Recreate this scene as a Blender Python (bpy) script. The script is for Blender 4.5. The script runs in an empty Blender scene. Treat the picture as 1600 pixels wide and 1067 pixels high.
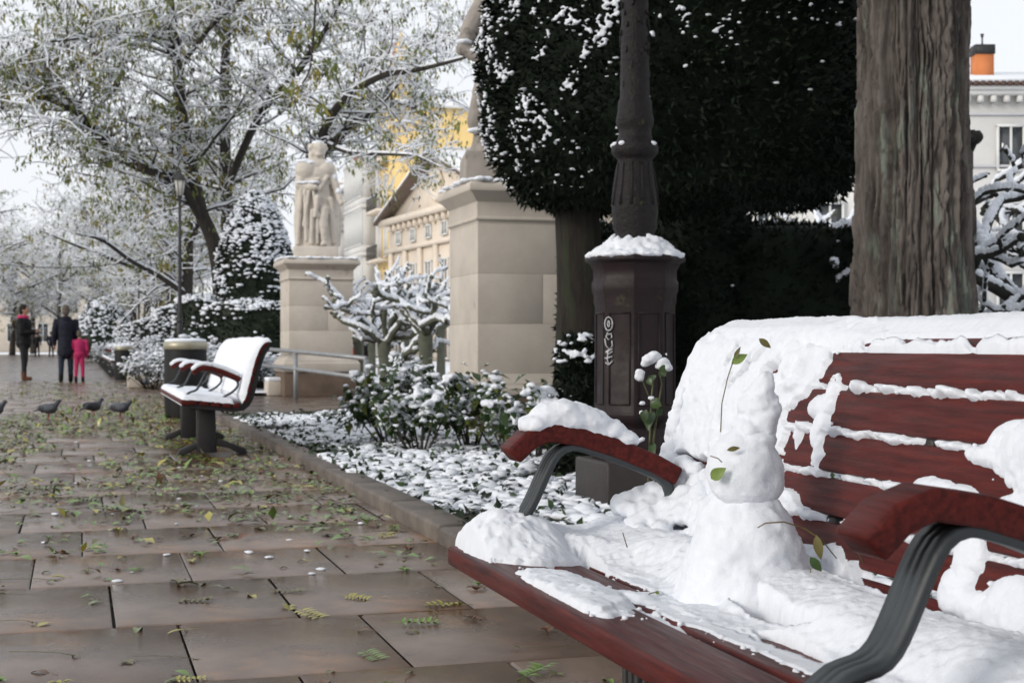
import bpy, math, random
import numpy as np
from math import sin, cos, pi, radians, sqrt
from mathutils import Vector

scene = bpy.context.scene
COL = scene.collection
# ------------------------------------------------------------------ camera
F = 2250.0; HY = 538.0; H = 0.85            # focal length in photo pixels, horizon row, eye height
cam_d = bpy.data.cameras.new('camera'); cam = bpy.data.objects.new('camera', cam_d); COL.objects.link(cam)
cam.location = (0, 0, H); cam.rotation_euler = (radians(90), 0, 0)
cam_d.sensor_width = 36.0; cam_d.lens = 36.0 * F / 1600.0
cam_d.shift_y = (HY - 533.5) / 1600.0
cam_d.clip_start = 0.05; cam_d.clip_end = 3000
cam_d.dof.use_dof = True; cam_d.dof.focus_distance = 3.0; cam_d.dof.aperture_fstop = 11.0
scene.camera = cam
# ------------------------------------------------------------------ sky and sun
w = bpy.data.worlds.new('World'); scene.world = w; w.use_nodes = True
nt = w.node_tree; bg = nt.nodes['Background']
sky = nt.nodes.new('ShaderNodeTexSky'); sky.sky_type = 'NISHITA'; sky.sun_disc = False
SUN_DIR = Vector((-0.78, -0.58, 0.37)).normalized()
sky.sun_elevation = math.asin(SUN_DIR.z); sky.sun_rotation = math.atan2(SUN_DIR.x, SUN_DIR.y)
sky.dust_density = 4.0; sky.air_density = 1.0
mx = nt.nodes.new('ShaderNodeMix'); mx.data_type = 'RGBA'; mx.inputs[0].default_value = 0.88
mx.inputs[7].default_value = (9.3, 9.55, 10.0, 1)     # the white cloud deck over the blue sky
nt.links.new(sky.outputs[0], mx.inputs[6]); nt.links.new(mx.outputs[2], bg.inputs[0])
bg.inputs[1].default_value = 0.10
sd = bpy.data.lights.new('sun', 'SUN'); so = bpy.data.objects.new('sun', sd); COL.objects.link(so)
sd.energy = 1.55; sd.angle = radians(18); sd.color = (1.0, 0.95, 0.88)
so.rotation_euler = SUN_DIR.to_track_quat('Z', 'Y').to_euler(); so.location = (-20, -10, 20)
scene.view_settings.view_transform = 'Standard'; scene.view_settings.look = 'None'
scene.view_settings.exposure = 0.14; scene.view_settings.gamma = 1.0
scene.render.engine = 'CYCLES'

# ------------------------------------------------------------------ helpers
TH = math.atan(0.30); U = np.array([-sin(TH), cos(TH), 0]); W = np.array([cos(TH), sin(TH), 0])
rng = np.random.default_rng(7); random.seed(7)
def P(px, py, D): return np.array([(px - 800) / F * D, D, H - (py - HY) / F * D])
def Lp(a, b, z=0.0): return U * a + W * b + np.array([0, 0, z])      # a along the promenade, b across it
def G(px, py, z=0.0): return P(px, py, (H - z) * F / (py - HY))

def _h(i, j, k, s):
    n = (i * 374761393 + j * 668265263 + k * 2147483647 + s * 1274126177) & 0xFFFFFFFF
    n = ((n ^ (n >> 13)) * 1274126177) & 0xFFFFFFFF
    n = ((n ^ (n >> 16)) * 2246822519) & 0xFFFFFFFF
    return ((n ^ (n >> 15)) & 0xFFFFFF) / float(0xFFFFFF)
def vnoise(Pt, seed=0):
    Pt = np.asarray(Pt, float); i = np.floor(Pt).astype(np.int64); f = Pt - i; f = f * f * (3 - 2 * f)
    r = 0
    for dx in (0, 1):
        for dy in (0, 1):
            for dz in (0, 1):
                wgt = (f[:, 0] if dx else 1 - f[:, 0]) * (f[:, 1] if dy else 1 - f[:, 1]) * (f[:, 2] if dz else 1 - f[:, 2])
                r = r + wgt * _h(i[:, 0] + dx, i[:, 1] + dy, i[:, 2] + dz, seed)
    return r * 2 - 1
def fbm(Pt, octv=4, seed=0, gain=0.5):
    Pt = np.asarray(Pt, float); r = 0; a = 1.0; t = 0
    for o in range(octv):
        r = r + a * vnoise(Pt * 2.0 ** o + 17.3 * o, seed + o); t += a; a *= gain
    return r / t

def mesh_np(name, V, Fs, smooth=False, midx=None):
    V = np.asarray(V, np.float32).reshape(-1, 3); me = bpy.data.meshes.new(name)
    if isinstance(Fs, np.ndarray): Fs = [Fs]
    Fs = [np.asarray(f, np.int32) for f in Fs if len(f)]
    nl = sum(f.size for f in Fs); npoly = sum(len(f) for f in Fs)
    me.vertices.add(len(V)); me.vertices.foreach_set('co', V.ravel())
    me.loops.add(nl); me.loops.foreach_set('vertex_index', np.concatenate([f.ravel() for f in Fs]))
    me.polygons.add(npoly)
    tot = np.concatenate([np.full(len(f), f.shape[1], np.int32) for f in Fs])
    st = np.concatenate([[0], np.cumsum(tot)[:-1]]).astype(np.int32)
    me.polygons.foreach_set('loop_start', st)
    if smooth: me.polygons.foreach_set('use_smooth', np.ones(npoly, bool))
    if midx is not None: me.polygons.foreach_set('material_index', np.asarray(midx, np.int32))
    me.update(calc_edges=True); me.validate(); return me
def link(name, data, mat=None, parent=None):
    o = bpy.data.objects.new(name, data); COL.objects.link(o)
    if mat is not None and data is not None and len(data.materials) == 0: data.materials.append(mat)
    if parent is not None: o.parent = parent
    return o
def thing(name, label, cat, loc=(0, 0, 0), rotz=0.0, group=None):
    o = bpy.data.objects.new(name, None); COL.objects.link(o); o.empty_display_size = 0.1
    o.location = tuple(loc); o.rotation_euler = (0, 0, rotz); return tag(o, label, cat, group)
def tag(o, label, cat, group=None, kind=None):
    if label: o['label'] = label
    if cat: o['category'] = cat
    if group: o['group'] = group
    if kind: o['kind'] = kind
    return o
def struct(o): o['kind'] = 'structure'; return o
def copy_tree(o, parent=None):
    c = o.copy(); COL.objects.link(c); c.parent = parent
    for ch in list(o.children): copy_tree(ch, c)
    return c

class MB:
    """collects shapes, builds ONE mesh object"""
    def __init__(s): s.v = []; s.f = {3: [], 4: []}; s.n = 0; s.ng = []
    def add(s, V, Fc):
        V = np.asarray(V, float).reshape(-1, 3)
        if isinstance(Fc, np.ndarray) : Fc = [Fc]
        for f in Fc:
            f = np.asarray(f)
            if f.ndim == 1: s.ng.append(f + s.n)
            elif f.size: s.f.setdefault(f.shape[1], []).append(f + s.n)
        s.v.append(V); s.n += len(V); return s
    def box(s, c, d, rz=0.0, taper=1.0):
        x, y, z = np.array(d) / 2.0
        V = np.array([[-x, -y, -z], [x, -y, -z], [x, y, -z], [-x, y, -z], [-x * taper, -y * taper, z], [x * taper, -y * taper, z], [x * taper, y * taper, z], [-x * taper, y * taper, z]])
        if rz: V = V @ np.array([[cos(rz), sin(rz), 0], [-sin(rz), cos(rz), 0], [0, 0, 1]])
        return s.add(V + np.array(c), np.array([[0, 3, 2, 1], [4, 5, 6, 7], [0, 1, 5, 4], [1, 2, 6, 5], [2, 3, 7, 6], [3, 0, 4, 7]]))
    def lathe(s, prof, n=24, c=(0, 0, 0), phase=0.0, sx=1.0, sy=1.0, caps=True):
        prof = np.asarray(prof, float); a = np.arange(n) * 2 * pi / n + phase
        V = np.stack([np.outer(prof[:, 0], np.cos(a)) * sx, np.outer(prof[:, 0], np.sin(a)) * sy, np.repeat(prof[:, 1][:, None], n, 1)], -1).reshape(-1, 3) + np.array(c)
        m = len(prof); i, j = np.meshgrid(np.arange(m - 1), np.arange(n), indexing='ij'); j2 = (j + 1) % n
        Fq = np.stack([i * n + j, i * n + j2, (i + 1) * n + j2, (i + 1) * n + j], -1).reshape(-1, 4)
        fs = [Fq]
        if caps: fs += [np.arange(n)[::-1], np.arange(n) + (m - 1) * n]
        return s.add(V, fs)
    def tube(s, pts, rad, n=6, flat=1.0, caps=True):
        pts = np.asarray(pts, float); m = len(pts); rad = np.broadcast_to(np.asarray(rad, float), (m,))
        t = np.gradient(pts, axis=0); t /= np.linalg.norm(t, axis=1)[:, None] + 1e-9
        up = np.array([0, 0, 1.0]) if abs(t[0][2]) < 0.9 else np.array([1.0, 0, 0])
        s1 = np.cross(t, up); s1 /= np.linalg.norm(s1, axis=1)[:, None] + 1e-9
        if m > 1:
            for k in range(1, m):
                if np.dot(s1[k], s1[k - 1]) < 0: s1[k] *= -1
        s2 = np.cross(s1, t); a = np.arange(n) * 2 * pi / n
        V = pts[:, None, :] + rad[:, None, None] * (np.cos(a)[None, :, None] * s1[:, None, :] + flat * np.sin(a)[None, :, None] * s2[:, None, :])
        i, j = np.meshgrid(np.arange(m - 1), np.arange(n), indexing='ij'); j2 = (j + 1) % n
        fs = [np.stack([i * n + j, i * n + j2, (i + 1) * n + j2, (i + 1) * n + j], -1).reshape(-1, 4)]
        if caps: fs += [np.arange(n)[::-1], np.arange(n) + (m - 1) * n]
        return s.add(V.reshape(-1, 3), fs)
    def cap(s, p0, p1, r0, r1=None, n=10, flat=1.0):
        r1 = r0 if r1 is None else r1; p0 = np.array(p0, float); p1 = np.array(p1, float); d = p1 - p0; L = np.linalg.norm(d) + 1e-6; d = d / L
        ts = [-r0 * .95, -r0 * .7, -r0 * .35, 0, L, L + r1 * .35, L + r1 * .7, L + r1 * .95]; rs = [r0 * .25, r0 * .7, r0 * .93, r0, r1, r1 * .93, r1 * .7, r1 * .25]
        return s.tube([p0 + d * t for t in ts], rs, n, flat)
    def blob(s, c, r, sub=2, rz=0.0, jit=0.0, seed=0):
        V, Fc = ICO[sub]; r = np.broadcast_to(np.asarray(r, float), (3,)); V = V * (1 + jit * fbm(V * 1.7 + seed * 3.1, 2, seed)[:, None]) * r
        if rz: V = V @ np.array([[cos(rz), sin(rz), 0], [-sin(rz), cos(rz), 0], [0, 0, 1]])
        return s.add(V + np.array(c), Fc)
    def prism(s, poly, y0, y1, axis='y'):
        """poly: list of (p,q) in the plane across `axis`; closed outline extruded between y0 and y1"""
        poly = np.asarray(poly, float); n = len(poly)
        def pt(v): 
            c = np.full((n, 1), v)
            return np.hstack([poly[:, :1], c, poly[:, 1:]]) if axis == 'y' else (np.hstack([c, poly]) if axis == 'x' else np.hstack([poly, c]))
        V = np.vstack([pt(y0), pt(y1)]); k = np.arange(n); k2 = (k + 1) % n
        return s.add(V, [np.stack([k, k2, k2 + n, k + n], -1), np.arange(n)[::-1], np.arange(n) + n])
    def build(s, name, mat, parent=None, smooth=False, bevel=0, remesh=0, org=None, smooth_it=0, disp=None, seg=2, auto=None):
        V = np.vstack(s.v)
        if org is not None: V = V - np.array(org)
        fs = [np.vstack(x) for x in s.f.values() if x]
        if s.ng:
            by = {}
            for g in s.ng: by.setdefault(len(g), []).append(g)
            fs += [np.vstack(x) for x in by.values()]
        me = mesh_np(name, V, fs, smooth); o = link(name, me, mat, parent)
        if bevel:
            m = o.modifiers.new('bevel', 'BEVEL'); m.width = bevel; m.segments = seg; m.limit_method = 'ANGLE'; m.angle_limit = radians(35)
        if remesh:
            m = o.modifiers.new('remesh', 'REMESH'); m.mode = 'VOXEL'; m.voxel_size = remesh; m.use_smooth_shade = True
        if smooth_it:
            m = o.modifiers.new('smooth', 'SMOOTH'); m.iterations = smooth_it; m.factor = 0.5
        if disp:
            for k, (sz, st) in enumerate(disp):
                tx = bpy.data.textures.new(name + '_relief', 'CLOUDS'); tx.noise_scale = sz; tx.noise_depth = 2
                m = o.modifiers.new('relief', 'DISPLACE'); m.texture = tx; m.strength = st; m.mid_level = 0.5; m.texture_coords = 'LOCAL'
        return o
def _ico(sub):
    t = (1 + 5 ** .5) / 2
    V = np.array([[-1, t, 0], [1, t, 0], [-1, -t, 0], [1, -t, 0], [0, -1, t], [0, 1, t], [0, -1, -t], [0, 1, -t], [t, 0, -1], [t, 0, 1], [-t, 0, -1], [-t, 0, 1]], float)
    V /= np.linalg.norm(V[0])
    Fc = [[0, 11, 5], [0, 5, 1], [0, 1, 7], [0, 7, 10], [0, 10, 11], [1, 5, 9], [5, 11, 4], [11, 10, 2], [10, 7, 6], [7, 1, 8], [3, 9, 4], [3, 4, 2], [3, 2, 6], [3, 6, 8], [3, 8, 9], [4, 9, 5], [2, 4, 11], [6, 2, 10], [8, 6, 7], [9, 8, 1]]
    V = V.tolist()
    for _ in range(sub - 1):
        mid = {}; nf = []
        def m(a, b):
            k = (min(a, b), max(a, b))
            if k not in mid:
                p = np.array(V[a]) + np.array(V[b]); V.append((p / np.linalg.norm(p)).tolist()); mid[k] = len(V) - 1
            return mid[k]
        for a, b, c in Fc:
            x, y, z = m(a, b), m(b, c), m(c, a); nf += [[a, x, z], [b, y, x], [c, z, y], [x, y, z]]
        Fc = nf
    return np.array(V), np.array(Fc)
ICO = {k: _ico(k) for k in (1, 2, 3, 4)}

def many_blobs(C, R, sub=1, jit=0.25, seed=0):
    """N lumps: centres (N,3), radii (N,3)"""
    r = np.random.default_rng(seed); V0, F0 = ICO[sub]; n = len(C); nv = len(V0)
    a = r.uniform(0, 2 * pi, n); Vr = V0[None] * (1 + jit * r.uniform(-1, 1, (n, nv, 1))) * np.asarray(R)[:, None, :]
    x = Vr[..., 0] * np.cos(a)[:, None] - Vr[..., 1] * np.sin(a)[:, None]; y = Vr[..., 0] * np.sin(a)[:, None] + Vr[..., 1] * np.cos(a)[:, None]
    V = np.stack([x, y, Vr[..., 2]], -1) + np.asarray(C)[:, None, :]
    Fc = F0[None] + (np.arange(n) * nv)[:, None, None]
    return V.reshape(-1, 3), Fc.reshape(-1, 3)
def many_segs(p0, p1, r0, r1, n=4):
    p0 = np.asarray(p0); p1 = np.asarray(p1); d = p1 - p0; d = d / (np.linalg.norm(d, axis=1)[:, None] + 1e-9)
    up = np.where(np.abs(d[:, 2:3]) < .95, np.array([[0, 0, 1.]]), np.array([[1., 0, 0]]))
    s1 = np.cross(d, up); s1 /= np.linalg.norm(s1, axis=1)[:, None] + 1e-9; s2 = np.cross(s1, d)
    a = np.arange(n) * 2 * pi / n + pi / 2
    o = np.cos(a)[None, :, None] * s1[:, None] + np.sin(a)[None, :, None] * s2[:, None]
    A = p0[:, None] + o * np.asarray(r0)[:, None, None]; B = p1[:, None] + o * np.asarray(r1)[:, None, None]
    V = np.concatenate([A, B], 1); k = np.arange(n); k2 = (k + 1) % n
    f = np.stack([k, k2, k2 + n, k + n], -1); Fc = f[None] + (np.arange(len(p0)) * 2 * n)[:, None, None]
    return V.reshape(-1, 3), Fc.reshape(-1, 4)
def many_leaves(C, D, Nn, Ln, Wd, fold=0.25, curl=0.2):
    """leaf = 6 verts / 4 faces folded on the midrib: base C, direction D, up Nn, length Ln, half width Wd"""
    C = np.asarray(C); D = D / (np.linalg.norm(D, axis=1)[:, None] + 1e-9); S = np.cross(D, Nn); S /= np.linalg.norm(S, axis=1)[:, None] + 1e-9; N2 = np.cross(S, D)
    Ln = np.asarray(Ln)[:, None]; Wd = np.asarray(Wd)[:, None]
    b = C; m1 = C + D * Ln * .45 ; tip = C + D * Ln - N2 * Ln * curl
    l = C + D * Ln * .42 - S * Wd + N2 * Wd * fold; r = C + D * Ln * .42 + S * Wd + N2 * Wd * fold
    V = np.stack([b, l, m1, r, tip], 1); n = len(C)
    f = np.array([[0, 2, 1], [0, 3, 2], [1, 2, 4], [2, 3, 4]])
    return V.reshape(-1, 3), (f[None] + (np.arange(n) * 5)[:, None, None]).reshape(-1, 3)
def rand_dirs(n, r): 
    d = r.normal(size=(n, 3)); return d / np.linalg.norm(d, axis=1)[:, None]

# ------------------------------------------------------------------ materials
def M(name, c1, c2=None, scale=8.0, rough=0.7, bump=0.0, bscale=40.0, spec=0.4, stretch=(1, 1, 1), rough2=None, detail=6, dist=0.01, rnd=0.0, trans=0.0, c3=None, c3scale=2.0, c3th=0.6, sss=0.0, metal=0.0):
    m = bpy.data.materials.new(name); m.use_nodes = True; t = m.node_tree; bs = t.nodes['Principled BSDF']
    bs.inputs['Roughness'].default_value = rough; bs.inputs['Specular IOR Level'].default_value = spec; bs.inputs['Metallic'].default_value = metal
    tc = t.nodes.new('ShaderNodeTexCoord'); mp = t.nodes.new('ShaderNodeMapping'); mp.inputs['Scale'].default_value = stretch
    t.links.new(tc.outputs['Object'], mp.inputs[0])
    def noise(s, d=detail):
        n = t.nodes.new('ShaderNodeTexNoise'); n.inputs['Scale'].default_value = s; n.inputs['Detail'].default_value = d; n.inputs['Roughness'].default_value = .62
        t.links.new(mp.outputs[0], n.inputs['Vector']); return n
    def mix(a, b, f):
        x = t.nodes.new('ShaderNodeMix'); x.data_type = 'RGBA'
        for v, k in ((a, 6), (b, 7)):
            if isinstance(v, tuple): x.inputs[k].default_value = (*v, 1)
            else: t.links.new(v, x.inputs[k])
        t.links.new(f, x.inputs[0]); return x.outputs[2]
    col = None
    if c2 is not None:
        n = noise(scale); r = t.nodes.new('ShaderNodeMapRange'); r.inputs[1].default_value = .32; r.inputs[2].default_value = .68
        t.links.new(n.outputs[0], r.inputs[0]); col = mix(c1, c2, r.outputs[0])
        if rough2 is not None:
            n2 = noise(scale * .7 + 1.3); r2 = t.nodes.new('ShaderNodeMapRange'); r2.inputs[1].default_value = .35; r2.inputs[2].default_value = .65
            r2.inputs[3].default_value = rough; r2.inputs[4].default_value = rough2; t.links.new(n2.outputs[0], r2.inputs[0]); t.links.new(r2.outputs[0], bs.inputs['Roughness'])
    if c3 is not None:
        n = noise(c3scale, 8); r = t.nodes.new('ShaderNodeMapRange'); r.inputs[1].default_value = c3th - .03; r.inputs[2].default_value = c3th + .05
        t.links.new(n.outputs[0], r.inputs[0]); col = mix(col if col is not None else c1, c3, r.outputs[0])
    if rnd:
        oi = t.nodes.new('ShaderNodeObjectInfo'); r = t.nodes.new('ShaderNodeMapRange'); r.inputs[3].default_value = 1 - rnd; r.inputs[4].default_value = 1 + rnd
        t.links.new(oi.outputs['Random'], r.inputs[0]); hs = t.nodes.new('ShaderNodeHueSaturation'); t.links.new(r.outputs[0], hs.inputs['Value'])
        if col is not None: t.links.new(col, hs.inputs['Color'])
        else: hs.inputs['Color'].default_value = (*c1, 1)
        col = hs.outputs[0]
    if col is None: bs.inputs['Base Color'].default_value = (*c1, 1)
    else: t.links.new(col, bs.inputs['Base Color'])
    if bump:
        n = noise(bscale, 8); b = t.nodes.new('ShaderNodeBump'); b.inputs['Strength'].default_value = bump; b.inputs['Distance'].default_value = dist
        t.links.new(n.outputs[0], b.inputs['Height']); t.links.new(b.outputs[0], bs.inputs['Normal'])
    if sss:
        bs.inputs['Subsurface Weight'].default_value = sss; bs.inputs['Subsurface Radius'].default_value = (.012, .014, .016); bs.inputs['Subsurface Scale'].default_value = 1.0
    if trans:
        tr = t.nodes.new('ShaderNodeBsdfTranslucent'); ms = t.nodes.new('ShaderNodeMixShader'); ms.inputs[0].default_value = trans
        if col is not None: t.links.new(col, tr.inputs[0])
        else: tr.inputs[0].default_value = (*c1, 1)
        out = t.nodes['Material Output']; t.links.new(bs.outputs[0], ms.inputs[1]); t.links.new(tr.outputs[0], ms.inputs[2]); t.links.new(ms.outputs[0], out.inputs[0])
    return m
m_snow = M('snow', (.79, .815, .86), (.735, .765, .82), 30, .8, .42, 330, .2, dist=.004, sss=0.0)
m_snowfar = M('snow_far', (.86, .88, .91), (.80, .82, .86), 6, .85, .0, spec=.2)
m_wood = M('red_wood', (.115, .018, .0135), (.044, .0085, .0075), 7, .38, .35, 60, .13, stretch=(14, 1, 14), rough2=.55, dist=.003, c3=(.045, .010, .009), c3scale=4, c3th=.60)
m_iron = M('grey_iron', (.034, .042, .046), (.022, .027, .030), 12, .42, .3, 120, .5, rough2=.6, dist=.002)
m_black = M('dark_iron', (.016, .016, .018), (.026, .024, .024), 9, .5, .3, 60, .5, rough2=.7, dist=.003)
m_lamp = M('brown_lamp_paint', (.022, .0125, .0135), (.012, .0075, .008), 7, .40, .35, 55, .22, rough2=.65, dist=.004, c3=(.05, .05, .022), c3scale=9, c3th=.68)
m_lampold = M('weathered_lamp_iron', (.014, .010, .0105), (.006, .005, .005), 22, .5, .9, 45, .25, dist=.012, c3=(.05, .055, .02), c3scale=14, c3th=.66)
m_plinth = M('wet_plinth_stone', (.035, .026, .024), (.022, .017, .016), 6, .5, .4, 60, .4)
m_paver = M('wet_paving', (.205, .132, .090), (.088, .060, .045), 3.4, .06, .60, 150, .6, rough2=.32, dist=.003, rnd=.16, c3=(.24, .135, .07), c3scale=1.3, c3th=.60)
m_pavefar = M('wet_paving_far', (.15, .108, .083), (.075, .058, .048), 1.5, .08, .3, 30, .5, rough2=.5, dist=.005)
m_grout = M('paving_joint', (.012, .011, .010), (.02, .018, .014), 20, .8)
m_kerb = M('kerb_stone', (.15, .122, .098), (.06, .05, .042), 7, .55, .5, 60, .4, rnd=.18, dist=.006)
m_soil = M('bed_soil', (.02, .018, .014), (.035, .04, .02), 9, .9, .4, 30)
m_stone = M('pedestal_stone', (.54, .49, .425), (.45, .405, .35), 3.0, .8, .25, 60, .25, dist=.004, c3=(.26, .21, .17), c3scale=1.6, c3th=.66)
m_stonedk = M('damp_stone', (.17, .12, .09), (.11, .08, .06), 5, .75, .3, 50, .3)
m_statue = M('statue_limestone', (.62, .57, .50), (.50, .455, .40), 5, .8, .3, 50, .25, dist=.006, c3=(.25, .21, .18), c3scale=3.5, c3th=.66)
m_bark = M('snowy_tree_bark', (.045, .038, .032), (.022, .019, .017), 14, .85, .7, 30, .3, stretch=(1, 1, .3), dist=.02)
m_barkgreen = M('plane_bark', (.13, .135, .10), (.075, .08, .06), 7, .85, .4, 25, .3, dist=.01)
m_yew = M('yew_needles', (.013, .020, .012), (.005, .008, .0055), 4, .75, 0, spec=.12)
m_hedge = M('hedge_leaf', (.022, .034, .018), (.010, .018, .010), 3, .65, 0, spec=.3)
m_leafg = M('shrub_leaf', (.045, .085, .022), (.022, .045, .014), 6, .4, 0, spec=.5, trans=.15)
m_leafy = M('yellowing_leaf', (.13, .15, .03), (.06, .09, .02), 1.2, .6, 0, spec=.4, trans=.3)
m_twig = M('twig_bark', (.05, .042, .035), (.03, .025, .022), 10, .9)
m_metal = M('galvanised_rail', (.30, .31, .32), (.22, .23, .24), 8, .45, .1, 40, .5, metal=.3)
# ------------------------------------------------------------------ ground, promenade, kerb, bed
def sheet(name, mat, a0, a1, b0, b1, z, na=2, nb=2):
    a = np.linspace(a0, a1, na); b = np.linspace(b0, b1, nb); A, B = np.meshgrid(a, b, indexing='ij')
    V = A[..., None] * U + B[..., None] * W; V[..., 2] = z
    i, j = np.meshgrid(np.arange(na - 1), np.arange(nb - 1), indexing='ij')
    Fq = np.stack([i * nb + j, i * nb + j + 1, (i + 1) * nb + j + 1, (i + 1) * nb + j], -1).reshape(-1, 4)[:, ::-1]
    return struct(link(name, mesh_np(name, V.reshape(-1, 3), Fq), mat))
sheet('ground', m_snowfar, -400, 1500, -900, 900, -.06)
sheet('path_bed', m_grout, -6, 132, -9, 1.47, -.018)
paving = bpy.data.objects.new('paving', None); COL.objects.link(paving); struct(paving); paving.rotation_euler = (0, 0, TH)
r_ = random.Random(3)
def paver_mesh(l, wd, sd):
    rr = np.random.default_rng(sd); x, y = wd / 2 - .004, l / 2 - .004; c = .007 ; n = 5
    xs = np.array([-x, -x + c, x - c, x]); ys = np.array([-y, -y + c, y - c, y])
    X, Y = np.meshgrid(xs, ys, indexing='ij'); Z = np.zeros_like(X); Z[0, :] = Z[-1, :] = -.005; Z[:, 0] = Z[:, -1] = -.005
    X = X + rr.normal(0, .0012, X.shape); Y = Y + rr.normal(0, .0012, X.shape)
    V = np.stack([X, Y, Z], -1).reshape(-1, 3); B = V[[0, 3, 15, 12]].copy(); B[:, 2] = -.03
    i, j = np.meshgrid(np.arange(3), np.arange(3), indexing='ij'); f = np.stack([i * 4 + j, (i + 1) * 4 + j, (i + 1) * 4 + j + 1, i * 4 + j + 1], -1).reshape(-1, 4)
    return mesh_np('paver', np.vstack([V, B]), [f, np.array([[0, 16, 19, 12], [12, 19, 18, 15], [15, 18, 17, 3], [3, 17, 16, 0]])[:, ::-1]])
RW = [.80, .74, .82, .78]; PM = {(k, s): paver_mesh(RW[k], .56, k * 7 + s) for k in range(4) for s in range(3)}
far_mb = MB(); a = 1.35; row = 0; npav = 0
offs = {0: .0}
while a < 34:
    k = row % 4; l = RW[k]; sh = [.11, .40, -.02, .27][row % 4] + r_.uniform(-.03, .03)
    b = sh - .56 * 9
    while b < 1.42:
        wd = .56; bc = b + wd / 2
        if bc - wd / 2 < 1.46 and bc > -4.2:
            cx = bc; ok = bc > -.05 * a - .75 and a > 2.6
            if bc + wd / 2 > 1.465: pass
            me = PM[(k, r_.randrange(3))]
            if ok and npav < 299:
                o = bpy.data.objects.new('paver', me); COL.objects.link(o); o.parent = paving
                if not me.materials: me.materials.append(m_paver)
                o.location = (cx, a + l / 2, r_.uniform(-.0022, .0022)); o.rotation_euler = (r_.uniform(-.0009, .0009), r_.uniform(-.0009, .0009), r_.choice([0, pi]) + r_.uniform(-.003, .003)); npav += 1
            else:
                vv = np.empty(len(me.vertices) * 3); me.vertices.foreach_get('co', vv); vv = vv.reshape(-1, 3) + (cx, a + l / 2, r_.uniform(-.002, .002))
                far_mb.add(vv, np.array([list(p.vertices) for p in me.polygons]))
        b += wd
    a += l; row += 1
PAVE_END = a
o = far_mb.build('paver_field', m_paver, paving); o['kind'] = 'stuff'
sheet('far_paving', m_pavefar, PAVE_END, 130, -9, 1.46, -.001)
kerb = bpy.data.objects.new('kerb', None); COL.objects.link(kerb); struct(kerb); kerb.rotation_euler = (0, 0, TH)
def kerb_mesh(sd):
    mb = MB(); mb.box((0, 0, -.045), (.17, 1.0 - .012, .24)); me = mesh_np('kerb_stone', np.vstack(mb.v), np.vstack(mb.f[4])); return me
km = kerb_mesh(1)
def add_kerb(a, b, rz=0):
    o = bpy.data.objects.new('kerb_stone', km); COL.objects.link(o); o.parent = kerb
    if not km.materials: km.materials.append(m_kerb)
    o.location = (b, a, r_.uniform(-.004, .004)); o.rotation_euler = (0, r_.uniform(-.012, .012), rz)
    m = o.modifiers.new('bevel', 'BEVEL'); m.width = .018; m.segments = 3
for k in range(21): add_kerb(k * 1.0 - 4.5, 1.555)
for k in range(45): add_kerb(24.5 + k * 1.0, 1.555)
# the garden bed: soil, a thick carpet of low leaves and melting snow
def bed_z(a, b): return .03 + .05 * np.clip((b - 1.7) / 2.5, 0, 1) + .015 * np.sin(a * 1.3 + b)
na, nb = 60, 30; A, B = np.meshgrid(np.linspace(-4, 17.3, na), np.linspace(1.63, 12, nb), indexing='ij')
V = A[..., None] * U + B[..., None] * W; V[..., 2] = bed_z(A, B)
i, j = np.meshgrid(np.arange(na - 1), np.arange(nb - 1), indexing='ij')
Fq = np.stack([i * nb + j, i * nb + j + 1, (i + 1) * nb + j + 1, (i + 1) * nb + j], -1).reshape(-1, 4)[:, ::-1]
struct(link('garden_bed', mesh_np('garden_bed', V.reshape(-1, 3), Fq, True), m_soil))
sheet('gravel_court', m_pavefar, 17.3, 24, 1.47, 12, .0)
sheet('far_garden_bed', m_snowfar, 24, 130, 1.63, 13, .05, 2, 2)
n = 30000; r = np.random.default_rng(11)
b = 1.62 + 7.4 * r.uniform(0, 1, n) ** 1.5; a = r.uniform(1.2, 16.8, n)
dens = fbm(np.stack([a * 1.1, b * 1.1, 0 * a], -1), 3, 5) + .35 * fbm(np.stack([a * 6, b * 6, 0 * a], -1), 2, 9)
edge = np.clip((b - 1.62) / .35, 0, 1)
keep = dens > -.38 + .35 * (1 - edge); a, b = a[keep], b[keep]; n = len(a)
C = a[:, None] * U + b[:, None] * W; C[:, 2] = bed_z(a, b) + r.uniform(.0, .035, n)
s = r.uniform(.026, .075, n); R = np.stack([s * r.uniform(.8, 1.5, n), s * r.uniform(.7, 1.1, n), s * r.uniform(.22, .45, n)], -1)
V, Fc = many_blobs(C, R, 1, .22, 4)
tag(link('snow_carpet', mesh_np('snow_carpet', V, Fc, True), m_snow), 'patchy melting snow over the low plants of the garden bed', 'snow', kind='stuff')
n = 14000; b = 1.58 + 7 * r.uniform(0, 1, n) ** 1.6; a = r.uniform(1.2, 16.8, n)
C = a[:, None] * U + b[:, None] * W; C[:, 2] = bed_z(a, b) + r.uniform(.005, .05, n)
D = rand_dirs(n, r); D[:, 2] = np.abs(D[:, 2]) * .5; ln = r.uniform(.03, .075, n)
V, Fc = many_leaves(C, D, np.tile([0, 0, 1.], (n, 1)) + .5 * rand_dirs(n, r), ln, ln * .3)
me = mesh_np('ground_cover', V, Fc, True, np.repeat(r.integers(0, 3, n) == 0, 4).astype(int)); me.materials.append(m_hedge); me.materials.append(m_leafg)
tag(link('ground_cover', me), 'low dark green leaves poking out of the snow in the bed', 'ground cover', kind='stuff')
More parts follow.
